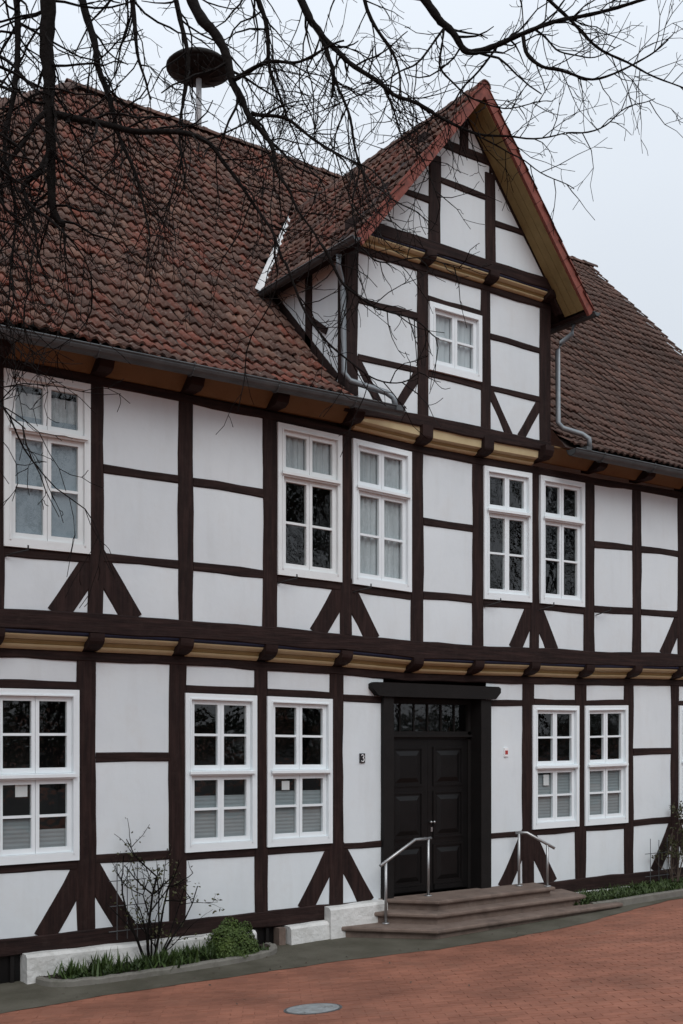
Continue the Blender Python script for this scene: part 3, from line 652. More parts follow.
def ridge_run(p0, p1, r=.085, step=.34):
    p0, p1 = Vector(p0), Vector(p1); d = (p1-p0); L = d.length; d.normalize(); s = d.cross(Vector((0,0,1))).normalized(); up = s.cross(d); k = 0.
    while k < L-.05:
        m = MB(); rings = []; j0 = random.uniform(-.006, .006); th_ = random.gauss(0, .02)
        for t, rr in ((0, r*1.14), (.07, r*1.12), (.075, r*1.02), (.42, r*.94)):
            q = p0+d*(k+t)+up*(j0+th_*t); rings.append([q+s*(-math.cos(math.pi*a/8)*rr)+up*(math.sin(math.pi*a/8)*rr-.03) for a in range(9)]+[q+s*(math.cos(math.pi*a/8)*(rr-.014))+up*(math.sin(math.pi*a/8)*(rr-.014)-.03) for a in range(9)])
        m.sweep(rings); fixnormals(m.build('ridge_tile', M['tileD1'], roof)); k += step
ridge_run((HIPX-.1, RIDGEY, RIDGEZ+.02), (XR-.05, RIDGEY, RIDGEZ+.02))
ridge_run((DCX, -.93, DAP-.005), (DCX, yd+.1, DAP-.005), .08, .3)
ridge_run((HIPX, RIDGEY, RIDGEZ+.02), (hip_x(6.7), EAVE[0]+.1, 6.7))
MB().tube([(DCX, -.9, DAP+.0), (DCX, yd, DAP+.0)], .055, 8).build('ridge_board', M['deck'], roof)
# right verge boards
m = MB(); m.sweep([[(x, y, roofz(y)+dz) for x, dz in ((XR-.06,-.18),(XR-.02,-.18),(XR-.02,-.01),(XR-.06,-.01))] for y in (EAVE[0]+.05, FLARE[0], RIDGEY)]); fixnormals(m.build('verge_board', M['timber'], roof))
# pale flashing in the valleys beside the dormer
for side in (-1, 1):
    m = MB(); n = 10; rings = []
    for i in range(n+1):
        t = i/n; zz = DEV-.02+(DAP-.25-DEV)*t; x = DCX+side*(DAP-zz)/DTAN; y = yroof(zz); wdt = .15-.05*t
        nm_ = Vector((0, -math.sin(R(47)), math.cos(R(47))))
        a = Vector((x+side*wdt*.9, y, roofz(y)))+nm_*.075; b = Vector((x, y, roofz(y)))+nm_*.05; c = Vector((x-side*.05, y, dorm_z(x-side*.05)+.03))
        rings.append([a, b, c])
    m.sweep(rings, closed=False); m.build('valley_flashing', M['flash'], roof, smooth=True)

# ------------------------------------------------------------------ dormer
def dtimber(name, p0, p1, w_, yf, **k): return timber(name, p0, p1, w_, yf, sagged=False, **k)
DP = [(-1.645,.19),(-.52,.18),(.565,.175),(1.665,.19)]
dtimber('sill_beam', (-1.76, 6.615), (1.78, 6.61), .155, YD-.008, rough=.007, depth=.24)
for x, w_ in DP: dtimber('post', (x, 6.68), (x, 8.52), w_, YD)
dtimber('top_plate', (-1.76, 8.555), (1.78, 8.555), .085, YD-.006, depth=.2)
for i in range(3):
    a, b = DP[i][0]+DP[i][1]/2, DP[i+1][0]-DP[i+1][1]/2
    if i == 1:
        for z in (7.235, 8.20): dtimber('rail', (a, z), (b, z), .085, YD+.004)
        panel(a-.03, b+.03, 6.66, 7.23, YD, False); panel(a-.03, b+.03, 8.21, 8.55, YD, False)
        window((a+b)/2-.455, (a+b)/2+.445, 7.28, 8.155, YD, 'dormer', 'white', [('curtain', 0, 1, 0, 1)])
    else:
        for z in (7.24, 7.93): dtimber('rail', (a, z), (b, z), .085, YD+.004)
        panel(a-.03, b+.03, 6.66, 7.23, YD, False); panel(a-.03, b+.03, 7.25, 7.92, YD, False); panel(a-.03, b+.03, 7.94, 8.55, YD, False)
        mid = (a+b)/2
        dtimber('brace', (a-.03, 7.22), (mid-.1, 6.66), .14, YD+.008, depth=.1); dtimber('brace', (b+.03, 7.22), (mid+.1, 6.66), .14, YD+.008, depth=.1)
def joist_nosag(x, yw, yo, z0, z1, w_): joist_end(x, yw, yo, z0, z1, w_)
for i, (x, w_) in enumerate(DP):
    joist_end(x, YD, YT-.03, 8.6, 8.72, .16)
    if i < 3: moulding(x+.082, DP[i+1][0]-.082, YD-.01, YT-.005, 8.595, 8.72)
dtimber('sill_beam', (-1.72, 8.795), (1.8, 8.795), .15, YT-.008, depth=.2)
# gable triangle
def gin(x): return dorm_z(x)-.2
for x, w_, z1 in ((-.44, .2, gin(-.5)), (.52, .185, gin(.58))): dtimber('post', (x, 8.86), (x, z1), w_, YT)
dtimber('rail', (-.6, 10.17), (.7, 10.17), .12, YT+.005); dtimber('post', (DCX, 10.22), (DCX, 10.72), .16, YT+.002)
dtimber('rail', (-.34, 9.68), (.43, 9.68), .085, YT+.004); dtimber('rail', (-1.2, 9.38), (-.54, 9.38), .085, YT+.004); dtimber('rail', (.61, 9.38), (1.3, 9.38), .085, YT+.004)
for s in (-1, 1): dtimber('rafter', (DCX+s*1.86, 8.5), (DCX+s*.02, 8.5+1.84*DTAN), .17, YT+.012, depth=.12)
# gable plaster panels: cells cut by the roof slope
def gpanel(pts): 
    m = MB(); m.add([(x, YT+.02, z) for x, z in pts], [tuple(range(len(pts)))]); m.build('panel', M['plaster'], house)
gl = lambda x: dorm_z(x)-.14
def cell(xa, xb, za, zb):
    pts = [(xa, za), (xb, za)]; top = []
    xs_ = np.linspace(xa, xb, 9)
    for x in xs_[::-1]:
        z = min(zb, gl(x)); top.append((float(x), max(za, z)))
    gpanel(pts+top)
cell(-1.45, -.52, 8.84, 9.38); cell(-1.12, -.52, 9.38, 10.2); cell(-.4, .5, 8.84, 9.68); cell(-.4, .5, 9.68, 10.17); cell(-.5, DCX, 10.17, 11); cell(DCX, .6, 10.17, 11); cell(.55, 1.56, 8.84, 9.38); cell(.55, 1.24, 9.38, 10.2)
MB().add([(DX0+.05, YD+.3, 6.6), (DX1-.05, YD+.3, 6.6), (DX1-.05, YD+.3, 8.6), (DCX, YD+.3, 10.7), (DX0+.05, YD+.3, 8.6)], [(0,1,2,3,4)]).build('inner_wall', M['room'], house)
# cheeks (side walls)
for s, xw in ((-1, -1.73), (1, 1.755)):
    yb2 = yroof(8.45)+.1
    m = MB(); m.add([(xw, YD+.1, 6.75), (xw, yb2, 8.42), (xw, yb2, 8.55), (xw, YD+.1, 8.55)], [(0,1,2,3)]); m.build('panel', M['plaster'], house)
    def ct(nm, pts, wd):
        a, b = Vector((xw+s*.012, pts[0][0], pts[0][1])), Vector((xw+s*.012, pts[1][0], pts[1][1])); d = (b-a).normalized(); q = Vector((0, -d.z, d.y))*wd/2
        fixnormals(MB().sweep([[p+q+Vector((s*.012,0,0)), p-q+Vector((s*.012,0,0)), p-q-Vector((s*.08,0,0)), p+q-Vector((s*.08,0,0))] for p in (a, b)]).build(nm, M['timber'], house))
    ct('post', ((YD+.08, 6.7), (YD+.08, 8.5)), .15); ct('post', ((.42, 7.45), (.42, 8.5)), .13); ct('top_plate', ((YD, 8.5), (yb2, 8.5)), .12); ct('brace', ((.02, 7.62), (.36, 7.86)), .08)
    ct('sill_beam', ((FLARE[0]-.1, 6.98), (yroof(8.45), 8.44)), .1)
# dormer roof: boarded underside, red verge, eaves gutter
for s in (-1, 1):
    th = .07; nrm = Vector((s*dl.z, 0, dl.x))
    def rp(u, y, off): return Vector((DCX+s*u, y, DAP-DTAN*u))+nrm*off
    ue = 1.96
    bt = MB()
    nb = 6
    yf_ = -.88
    # planks under the overhang, running up the slope
    for k in range(3):
        ya, yb3 = yf_+.012+k*.115, yf_+.012+k*.115+.11
        m = MB().sweep([[rp(u, ya, -th-.035), rp(u, yb3, -th-.035), rp(u, yb3, -th-.01), rp(u, ya, -th-.01)] for u in (.05, ue-.02)]); fixnormals(m.build('soffit_board', M['olive'], roof))
    yback = yroof(DEV)
    m = MB(); m.add([rp(.0, yf_, -.02), rp(ue, yf_, -.02), rp(ue, yback, -.02), rp(0, yroof(DAP), -.02)], [(0,1,2,3)]); m.add([rp(.0, -.3, -th), rp(ue, -.3, -th), rp(ue, yback, -th), rp(0, yroof(DAP), -th)], [(0,1,2,3)]); m.build('roof_deck', M['deck'], roof)
    # red verge: board with separate lengths
    for k in range(8):
        u0, u1 = -.035+k*(ue+.085)/8, -.035+(k+1)*(ue+.085)/8-.004; yv_ = yf_+(.002 if s > 0 else 0)
        m = MB().sweep([[rp(u, yv_-.035, -.095), rp(u, yv_+.01, -.095), rp(u, yv_+.01, .035), rp(u, yv_-.035, .045)] for u in (u0, u1)]); fixnormals(m.build('verge_tile', M['red'], roof))
    m = MB().sweep([[rp(ue+.0, y, -.1), rp(ue+.03, y, -.1), rp(ue+.03, y, .01), rp(ue+.0, y, .01)] for y in (yf_+.02, yback)]); fixnormals(m.build('fascia', M['timber'], roof))
    m = MB(); m.add([rp(1.65, -.39, -.075), rp(1.96, -.39, -.075), rp(1.96, yback-.2, -.075), rp(1.65, yback-.2, -.075)], [(0,1,2,3)]); m.build('soffit_board', M['timber'], roof)
    xg = DCX+s*(1.995+.05); gutter('gutter', (xg, -.95, DEV-.02), (xg, yback-.05, DEV-.02), .055, 'zinc')
# downpipes from the dormer gutters to the main gutters
def pipe(pts, r=.036):
    m = MB(); m.tube(pts, r, 10); m.build('downpipe', M['zinc_light'], house, smooth=True)
pipe([(-1.96, -.55, 8.33), (-1.95, -.52, 8.2), (-1.86, -.46, 8.08), (-1.82, -.44, 7.95), (-1.82, -.46, 6.97), (-1.76, -.5, 6.87), (-1.3, -.62, 6.78), (-1.22, -.66, 6.72), (-1.2, -.68, 6.6)])
pipe([(2.06, -.55, 8.33), (2.05, -.53, 8.2), (1.9, -.47, 8.07), (1.85, -.45, 7.95), (1.85, -.46, 6.95), (1.9, -.5, 6.87), (2.16, -.62, 6.8), (2.24, -.67, 6.74), (2.25, -.68, 6.6)])
for x in (-1.2, 2.15): MB().box(x-.05, x+.05, -.76, -.6, 6.55, 6.6).build('gutter_outlet', M['zinc'], house)

# ------------------------------------------------------------------ siren on its mast
sb = unit = Vector((-.68, RIDGEY+.1, RIDGEZ+.06)); siren = empty('siren', sb)
tag(siren, 'dark mushroom-shaped siren on a pale mast above the roof ridge', 'siren')
def SP(m, nm, mat):
    o = fixnormals(m.build(nm, M[mat], siren, smooth=True)); o.matrix_parent_inverse = Matrix.Identity(4); return o
SP(MB().tube([(0,0,-.2), (0,0,.9)], .047, 12), 'mast', 'mast')
SP(MB().lathe([(.51,1.0),(.545,1.02),(.545,1.05),(.47,1.12),(.32,1.18),(.12,1.22),(.02,1.23)], n=28), 'hood', 'hood')
SP(MB().lathe([(.1,.86),(.22,.9),(.46,.97),(.51,1.01),(.2,1.04)], n=28), 'lower_hood', 'hood')
SP(MB().lathe([(.09,1.2),(.09,1.28),(.04,1.31),(.01,1.31)], n=12), 'cap', 'hood')
for k in range(12):
    a = k*math.pi/6; SP(MB().tube([(.2*math.cos(a), .2*math.sin(a), .885), (.5*math.cos(a), .5*math.sin(a), .985)], .012, 5), 'rib', 'iron')

# ------------------------------------------------------------------ small things on the wall
pl = tag(MB().box(-1.245, -1.165, -.008, .012, 2.25, 2.37).build('house_number', M['char']), 'small dark house number plate left of the black door', 'number plate')
arc = lambda cx, cz, r, a0, a1: [(cx+r*math.cos(R(a)), -.0095, cz+r*math.sin(R(a))) for a in np.linspace(a0, a1, 9)]
MB().tube(arc(-1.207, 2.332, .02, 150, -80)+arc(-1.205, 2.289, .023, 80, -150), .006, 5).build('numeral', M['paper'], pl)
pq = tag(MB().box(1.26, 1.335, -.008, .012, 2.3, 2.42).build('wall_plaque', M['paper']), 'tiny white and red plaque on the wall right of the door', 'plaque')
MB().box(1.272, 1.323, -.0115, -.0085, 2.33, 2.385).build('emblem', M['sign_red'], pq)

# ------------------------------------------------------------------ manhole cover
p = unproj_ground(313, 1009); mh = empty('manhole_cover', p); tag(mh, 'round grey manhole cover in the brick paving', 'manhole cover')
gx = (gz(p.x+.05, p.y)-gz(p.x-.05, p.y))/.1; gy = (gz(p.x, p.y+.05)-gz(p.x, p.y-.05))/.1
mh.rotation_euler = Vector((-gx, -gy, 1)).to_track_quat('Z', 'Y').to_euler()
MB().lathe([(.235,-.02),(.235,.006),(.22,.008),(.002,.008)], n=40).build('lid', M['cover'], mh)
for q in range(3): MB().lathe([(.06+.055*q,.0078),(.063+.055*q,.0105),(.075+.055*q,.0105),(.078+.055*q,.0078)], n=40).build('rib', M['cover'], mh)
MB().lathe([(.26,-.02),(.26,.004),(.239,.005),(.239,-.02)], n=40).build('ring', M['zinc'], mh)

# ------------------------------------------------------------------ planting beds
def bed_kerb(path, label, h=.07, w_=.09):
    m = MB(); rings = []
    for i, (x, y) in enumerate(path):
        a = Vector(path[max(i-1, 0)]); b = Vector(path[min(i+1, len(path)-1)]); d = (b-a).normalized(); s = Vector((-d.y, d.x)); z = gz(x, y)
        e = random.uniform(-.006, .006)
        rings.append([(x+s.x*w_/2, y+s.y*w_/2, z-.05), (x-s.x*w_/2, y-s.y*w_/2, z-.05), (x-s.x*w_*.48, y-s.y*w_*.48, z+h-.015+e), (x-s.x*w_*.36, y-s.y*w_*.36, z+h+e), (x+s.x*w_*.36, y+s.y*w_*.36, z+h+e), (x+s.x*w_*.48, y+s.y*w_*.48, z+h-.015+e)])
    m.sweep(rings); return tag(fixnormals(m.build('bed_kerb', M['kerb'])), label, 'kerb')
def smooth_path(pts, n=8):
    out = []
    P = [Vector(p) for p in pts]
    for i in range(len(P)-1):
        p0, p1, p2, p3 = P[max(i-1,0)], P[i], P[i+1], P[min(i+2, len(P)-1)]
        for k in range(n):
            t = k/n; out.append(.5*((2*p1)+(-p0+p2)*t+(2*p0-5*p1+4*p2-p3)*t*t+(-p0+3*p1-3*p2+p3)*t*t*t))
    out.append(P[-1]); return out
kp = smooth_path([(-5.5,-.17),(-5.42,-.42),(-5.1,-.55),(-4.4,-.6),(-3.5,-.6),(-2.95,-.5),(-2.72,-.3),(-2.7,-.12)])
bed_kerb([tuple(p) for p in kp], 'low grey stone kerb curving round the bed left of the steps')
def soil(path, name='soil'):
    m = MB(); n = len(path); rings = []
    for i, (x, y) in enumerate(path): rings.append([(x, -.05, gz(x, y)+.05), (x, (y-.05)/2, gz(x, y)+.075+random.uniform(-.015,.015)), (x, y, gz(x, y)+.045)])
    m.sweep(rings, closed=False); return tag(m.build(name, M['soil'], smooth=True), kind='structure')
soil([tuple(p) for p in kp], 'bed_soil')
kp2 = [(2.3,-.66),(2.7,-.72),(3.5,-.7),(4.5,-.66),(5.5,-.64),(6.5,-.6),(8,-.6)]
bed_kerb(kp2, 'low grey kerb edging the grassy bed right of the steps', .1); soil(kp2, 'bed_soil')
def blade(m, base, d, L, w_, droop):
    d = Vector(d).normalized(); s = d.cross(Vector((0,0,1)))
    if s.length < .05: s = Vector((1,0,0))
    s.normalize(); p = Vector(base); pts = []
    for k in range(4):
        t = k/3; ww = w_*(1-t*t*.95); pts.append((p-s*ww/2, p+s*ww/2)); d2 = (d+Vector((0,0,-droop*t))).normalized(); p = p+d2*L/3
    o = len(m.v)
    for a, b in pts: m.v += [tuple(a), tuple(b)]
    m.f += [(o+2*k, o+2*k+1, o+2*k+3, o+2*k+2) for k in range(3)]
def leafq(m, c, nrm, L, w_):
    nrm = Vector(nrm).normalized(); a = nrm.orthogonal().normalized(); a.rotate(Matrix.Rotation(random.uniform(0, 6.28), 3, nrm)); b = nrm.cross(a); c = Vector(c)
    m.add([c-a*L/2, c+b*w_/2+nrm*w_*.15, c+a*L/2, c-b*w_/2+nrm*w_*.15], [(0,1,2,3)])
def rndv():
    v = Vector((random.gauss(0,1), random.gauss(0,1), random.gauss(0,1))); return v.normalized()
def tuft(x, y, h, n, label, spread=.13, mat='leaf'):
    b = empty('leafy_plant', (x, y, gz(x, y)+.05)); tag(b, label, 'plant', 'low green plants in the bed')
    m = MB()
    for _ in range(n):
        r = abs(random.gauss(0, spread)); a = random.uniform(0, 6.28); an = random.uniform(0, 6.28); t = random.uniform(.05, .9)
        blade(m, (r*math.cos(a), r*math.sin(a)*.7, -.02), (math.cos(an)*t, math.sin(an)*t, 1), h*random.uniform(.4, 1.05), random.uniform(.018, .036), random.uniform(.2, 1.3))
    m.build('foliage', M[mat], b)
tuft(-5.2, -.33, .24, 120, 'spiky leafy tuft at the left end of the kerbed bed'); tuft(-4.86, -.33, .27, 150, 'second spiky leafy tuft from the left in the bed')
tuft(-4.45, -.36, .2, 180, 'low green plant just left of the bare shrub', .17, 'leaf2'); tuft(-4.15, -.38, .22, 200, 'low green plant at the foot of the bare shrub', .17)
tuft(-3.84, -.36, .24, 220, 'leafy plant between bare shrub and round bush', .17); tuft(-3.55, -.38, .22, 200, 'leafy plant touching the left side of the round bush', .16, 'leaf2')
gc = MB()
for _ in range(1500):
    x = random.uniform(-5.3, -2.9); y = random.uniform(-.5, -.15); blade(gc, (x, y, gz(x, y)+.05), (random.gauss(0,.5), random.gauss(0,.5), 1), random.uniform(.04,.1), .026, 1.1)
tag(gc.build('ground_cover', M['leaf2']), 'short green ground cover between the plants of the left bed', 'ground cover', kind='stuff')
gc = MB()
for _ in range(7000):
    x = random.uniform(2.0, 7.5); y = random.uniform(-.66, -.06); blade(gc, (x, y, gz(x, y)+.07), (random.gauss(0,.5), random.gauss(0,.5), 1), random.uniform(.05,.16), .022, 1.2)
tag(gc.build('bed_grass', M['grass']), 'rough green grass in the bed right of the steps', 'grass', kind='stuff')
random.seed(5); lt = MB()
for _ in range(170):
    x = random.uniform(-6, 5); y = edge_y(x)+abs(random.gauss(0, .5)) if random.random() < .6 else random.uniform(-5, edge_y(x))
    if y > -.2 or (-1.7 < x < 2.9 and y > -1.1): continue
    leafq(lt, (x, y, gz(x, y)+.012), Vector((random.gauss(0,.25), random.gauss(0,.25), 1)), random.uniform(.02,.05), random.uniform(.012,.025))
tag(lt.build('leaf_litter', M['stem']), 'scattered small brown dead leaves on the paving', 'leaf litter', kind='stuff')
bush = empty('round_bush', (-3.3, -.36, gz(-3.3, -.36)+.05)); tag(bush, 'round dense green bush at the right end of the kerbed bed', 'bush')
m = MB(); rs = np.random.default_rng(3)
for _ in range(6500):
    v = rndv(); v.z = abs(v.z); lump = 1+.13*math.sin(5*v.x+2)*math.sin(4*v.y+7*v.z); r = random.uniform(.55, 1.03)**.5*lump
    leafq(m, (v.x*.3*r, v.y*.25*r, v.z*.38*r), v+rndv()*.7, random.uniform(.022,.045), random.uniform(.012,.022))
m.build('foliage', M['bushleaf'], bush)
m = MB()
for _ in range(9): v = rndv(); m.tube([(0,0,-.03), (v.x*.1, v.y*.1, .12), (v.x*.24, v.y*.2, .1+abs(v.z)*.25)], [.008,.006,.003], 4)
m.build('stems', M['stem'], bush)
def trellis(x0, x1, z0, z1, y, nv, nh, label):
    o = empty('trellis', ((x0+x1)/2, y, z0)); tag(o, label, 'trellis', 'wire trellises on the wall')
    def T(m, nm): q = m.build(nm, M['zinc'], None); q.parent = o; q.matrix_parent_inverse = Matrix.Translation(-o.location)
    for k in range(nv): x = x0+(x1-x0)*(k+.5)/nv; T(MB().tube([(x, y, z0), (x, y, z1-.03*(k % 2))], .0055, 5), 'upright')
    for k in range(nh): z = z0+(z1-z0)*(k+.35)/nh; T(MB().tube([(x0-.04, y-.014, z), (x1+.04, y-.014, z)], .0055, 5), 'crossbar')
trellis(-4.66, -4.3, .38, 1.2, -.1, 3, 3, 'grey wire trellis behind the bare shrub left of the steps')
trellis(4.15, 4.75, .3, 1.0, -.1, 3, 2, 'grey wire trellis behind the leafy shrub at the right edge')
def shrub(name, loc, label, stems, leaves, lm, seed, hgt, fan, leafsize=.045):
    random.seed(seed); b = empty(name, loc); tag(b, label, 'shrub'); ms = MB(); ml = MB(); tips = []
    def grow(p, d, L, r, dep):
        pts = [p]; n = 5; q = Vector(p); dd = Vector(d).normalized()
        for k in range(n): dd = (dd+rndv()*.22+Vector((0,.0,.06))).normalized(); q = q+dd*L/n; q.y = min(q.y, .2); pts.append(q.copy())
        ms.tube(pts, [r*(1-.5*k/n) for k in range(n+1)], 5)
        tips.extend(pts[2:])
        if dep > 0:
            for k in range(random.randint(2, 4)):
                i = random.randint(1, n); grow(pts[i], dd+rndv()*.9, L*random.uniform(.35,.65), r*.5, dep-1)
    for d, L, r in stems: grow(Vector((random.gauss(0,.03), 0, -.03)), d, L, r, fan)
    ms.build('stems', M['stem'] if leaves > 400 else M['bark'], b)
    tips = [t for t in tips if leaves < 400 or t.z > .45]
    for _ in range(leaves):
        t = random.choice(tips)+rndv()*.04; leafq(ml, t, rndv()+Vector((0,-.4,.6)), random.uniform(.6,1.2)*leafsize, random.uniform(.4,.7)*leafsize)
    ml.build('leaves', M[lm], b)
shrub('rose_shrub', (-4.27, -.28, gz(-4.1,-.28)+.05), 'bare climbing shrub with thin stems beside the trellis left of the steps', [((-.32,.0,1),.9,.019),((-.04,.05,1),1.0,.02),((.1,.03,1),.95,.018),((.55,0,1),1.0,.014),((.0,0,1),.8,.014),((-.5,0,1),.75,.013),((.8,0,1),1.05,.012),((.95,0,1),.95,.011)], 380, 'shrubleaf', 5, 1, 2)
shrub('leafy_shrub', (4.62, -.3, gz(4.5,-.3)+.06), 'leafy green shrub climbing the wall at the right edge', [((-.3,.03,1),.95,.013),((-.1,.05,1),.95,.013),((.2,.03,1),.9,.012),((.5,0,1),.9,.01),((-.45,0,1),.95,.01)], 1300, 'shrubleaf', 9, 1, 2, .05)

# ------------------------------------------------------------------ bare tree overhanging the view
random.seed(21)
def at(px, py, dep): return CAM+(FWD+RGT*((px-CX)/FPX)-Vector((0,0,1))*((py-CY0)/FPX))*dep
TREES = {}
def catmull(pts, n=6):
    P = [Vector(p) for p in pts]; out = []
    for i in range(len(P)-1):
        p0, p1, p2, p3 = P[max(i-1,0)], P[i], P[i+1], P[min(i+2, len(P)-1)]
        for k in range(n):
            t = k/n; out.append(.5*((2*p1)+(-p0+p2)*t+(2*p0-5*p1+4*p2-p3)*t*t+(-p0+3*p1-3*p2+p3)*t*t*t))
    out.append(P[-1]); return out
def twig(mb, p, d, L, r, dep, droop, lim, spread=.8):
    """thin zigzag twig, bending down then flicking up, with side shoots"""
    n = max(4, int(L/.09)); q = Vector(p); dd = Vector(d).normalized(); pts = [q.copy()]; dirs = [dd.copy()]
    for k in range(n):
        t = k/n; dd = (dd+rndv()*.36+Vector((0,0,-droop*(1-1.5*t)))*.16).normalized(); q = q+dd*(L/n)*random.uniform(.8, 1.2); pts.append(q.copy()); dirs.append(dd.copy())
    mb.tube(pts, [max(.0021, r*(1-.6*k/n)) for k in range(n+1)], 4 if r > .006 else 3)
    if dep <= 0: return
    k = random.randint(1, 2); side = 1
    while k < n:
        pd = dirs[k].cross(rndv()).normalized(); nd = (dirs[k]*random.uniform(.5, 1.0)+pd*spread*random.uniform(.6, 1.1))
        l2 = L*random.uniform(.25, .55)*(1-.35*k/n)
        if l2 > .06: twig(mb, pts[k], nd, l2, max(.0024, r*(1-.6*k/n)*.62), dep-1, droop, lim, spread)
        k += random.choice((1, 2, 2)) if dep > 1 else random.choice((1, 2, 3))
def limb(tree, tw, pts, r0, r1, every, Lr, dep, droop, skip=0., sides=8, name='limb', bias=None, taper=1.15, hang=.35):
    P = catmull(pts, 7)
    # knobbly wander
    ph = [random.uniform(0, 6.3) for _ in range(3)]
    P = [p+Vector((math.sin(i*.7+ph[0]), math.sin(i*.9+ph[1]), math.sin(i*.6+ph[2])))*.006 for i, p in enumerate(P)]
    n = len(P)-1; rad = [r1+(r0-r1)*(1-i/n)**taper for i in range(n+1)]
    rad = [r*(1+.08*math.sin(i*2.3+ph[0])) for i, r in enumerate(rad)]
    MB().tube(P, rad, sides).build(name, M['bark'], tree, smooth=True)
    acc = 0; every *= 1.55
    for i in range(1, n+1):
        seg = (P[i]-P[i-1]).length; acc += seg
        if i/n < skip: acc = 0; continue
        while acc > every:
            acc -= every; d = (P[i]-P[i-1]).normalized(); pd = d.cross(rndv()).normalized()
            nd = d*random.uniform(.3, .9)+pd*random.uniform(.5, 1.0)+(Vector(bias) if bias else Vector((0,0,0)))
            if random.random() < hang: twig(tw, P[i], nd*.6+Vector((0,0,-.7)), random.uniform(.5, 1.15), random.uniform(.004, .0065), 2, 1.1, None, .75)
            else: twig(tw, P[i], nd, random.uniform(*Lr), max(.004, min(.0095, rad[i]*.45)), dep, droop, None)
    return P
tb = at(-330, 800, 8.2); tb.z = gz(tb.x, tb.y)-.1
tree = empty('bare_tree', tb); tag(tree, 'bare dark tree whose drooping twigged branches hang into the top of the picture', 'tree')
wr = Matrix.Translation(-tb)
holder = empty('tmp'); 
hub = [Vector((tb.x, tb.y, z)) for z in (tb.z+.2, 3.2, 5.6, 7.6, 9.2, 10.4)]
for i, h in enumerate(hub): h += Vector((.06*math.sin(i*1.7), .06*math.cos(i*2.1), 0))+RGT*(.02*i*i)
MB().tube(catmull(hub, 4), list(np.linspace(.3, .12, 21)), 12).build('trunk', M['bark'], tree, smooth=True)
tw = MB()
H = hub
def LB(start, pxs, r0, r1, **k):
    pts = [start]+[at(*q) for q in pxs]; return limb(tree, tw, pts, r0, r1, **k)
# limbs hang from beyond the top of the frame
A = LB(H[4], [(-120,-330,7.6),(20,-190,7.2),(44,-60,7.0),(47,10,6.95),(48,70,6.9),(50,120,6.88),(52,200,6.85),(62,225,6.84)], .085, .02, every=.03, Lr=(.25,.75), dep=3, droop=.5, skip=.42)
B = LB(at(49,112,6.89), [(90,122,6.8),(140,131,6.72),(200,137,6.6),(225,165,6.55),(262,215,6.5),(285,262,6.45)], .024, .006, every=.036, Lr=(.2,.6), dep=3, droop=.45, skip=.05)
C = LB(at(50,110,6.88), [(30,130,6.8),(8,165,6.7),(-20,190,6.6)], .02, .008, every=.035, Lr=(.25,.6), dep=3, droop=.6)
C2 = LB(at(52,150,6.86), [(38,172,6.8),(22,190,6.72),(40,212,6.6),(70,238,6.5)], .022, .006, every=.035, Lr=(.2,.5), dep=3, droop=.6)
D = LB(H[5], [(0,-420,7.9),(110,-160,7.6),(128,-40,7.5),(134,20,7.45),(140,64,7.4),(152,100,7.38)], .055, .006, every=.045, Lr=(.3,.8), dep=3, droop=.5, skip=.45, taper=1.5)
E_ = LB(H[5], [(40,-460,7.4),(150,-150,7.0),(192,0,6.8),(216,34,6.75),(234,82,6.7),(247,112,6.65),(268,140,6.6),(280,175,6.55),(300,212,6.5),(322,245,6.45)], .056, .005, every=.04, Lr=(.25,.7), dep=3, droop=.45, skip=.36, taper=1.5, hang=.2)
E2 = LB(at(234,80,6.7), [(262,64,6.6),(300,60,6.5),(345,40,6.4)], .015, .005, every=.04, Lr=(.2,.5), dep=3, droop=.2)
E3 = LB(at(250,112,6.65), [(290,122,6.6),(330,150,6.5),(372,170,6.45)], .013, .004, every=.04, Lr=(.2,.5), dep=3, droop=.3)
F_ = LB(H[5], [(120,-500,8.0),(250,-140,7.9),(301,0,7.8),(318,30,7.78),(331,62,7.75),(333,96,7.73)], .05, .01, every=.04, Lr=(.25,.6), dep=3, droop=.5, skip=.5)
F2 = LB(at(320,34,7.77), [(345,58,7.7),(385,88,7.6),(420,106,7.5),(470,131,7.45),(520,138,7.4),(565,134,7.35)], .02, .004, every=.035, Lr=(.2,.55), dep=3, droop=.2, skip=.05, hang=.0)
F3 = LB(at(331,70,7.75), [(350,120,7.6),(358,170,7.5),(352,215,7.4),(362,250,7.35)], .011, .004, every=.06, Lr=(.2,.5), dep=2, droop=.4)
G = LB(H[5], [(220,-520,7.9),(370,-120,7.6),(424,-2,7.5),(446,25,7.48),(468,51,7.45),(500,44,7.4),(535,28,7.35),(590,14,7.3),(655,-3,7.2),(720,-20,7.1)], .044, .009, every=.045, Lr=(.25,.7), dep=3, droop=.0, skip=.38, taper=1.6, hang=.0)
G2 = LB(at(522,33,7.37), [(530,58,7.3),(555,70,7.25),(600,78,7.2),(645,58,7.15),(668,40,7.1)], .014, .004, every=.045, Lr=(.2,.5), dep=3, droop=.15, hang=.0)
G3 = LB(at(565,134,7.35), [(600,128,7.3),(630,106,7.25),(655,100,7.2)], .006, .003, every=.06, Lr=(.15,.45), dep=2, droop=.1, hang=.0)
G4 = LB(at(470,131,7.45), [(505,150,7.4),(535,168,7.35),(575,190,7.3)], .006, .003, every=.06, Lr=(.2,.45), dep=2, droop=.2, hang=.0)
K = LB(H[4], [(-60,-160,6.2),(-8,20,6.0),(-12,110,5.9),(-20,230,5.8),(-25,330,5.75),(-12,400,5.7)], .045, .006, every=.035, Lr=(.25,.75), dep=3, droop=.5, skip=.35, bias=RGT*.4)
K2 = LB(at(-12,395,5.7), [(8,412,5.6),(25,430,5.55)], .006, .003, every=.07, Lr=(.15,.35), dep=2, droop=.2)
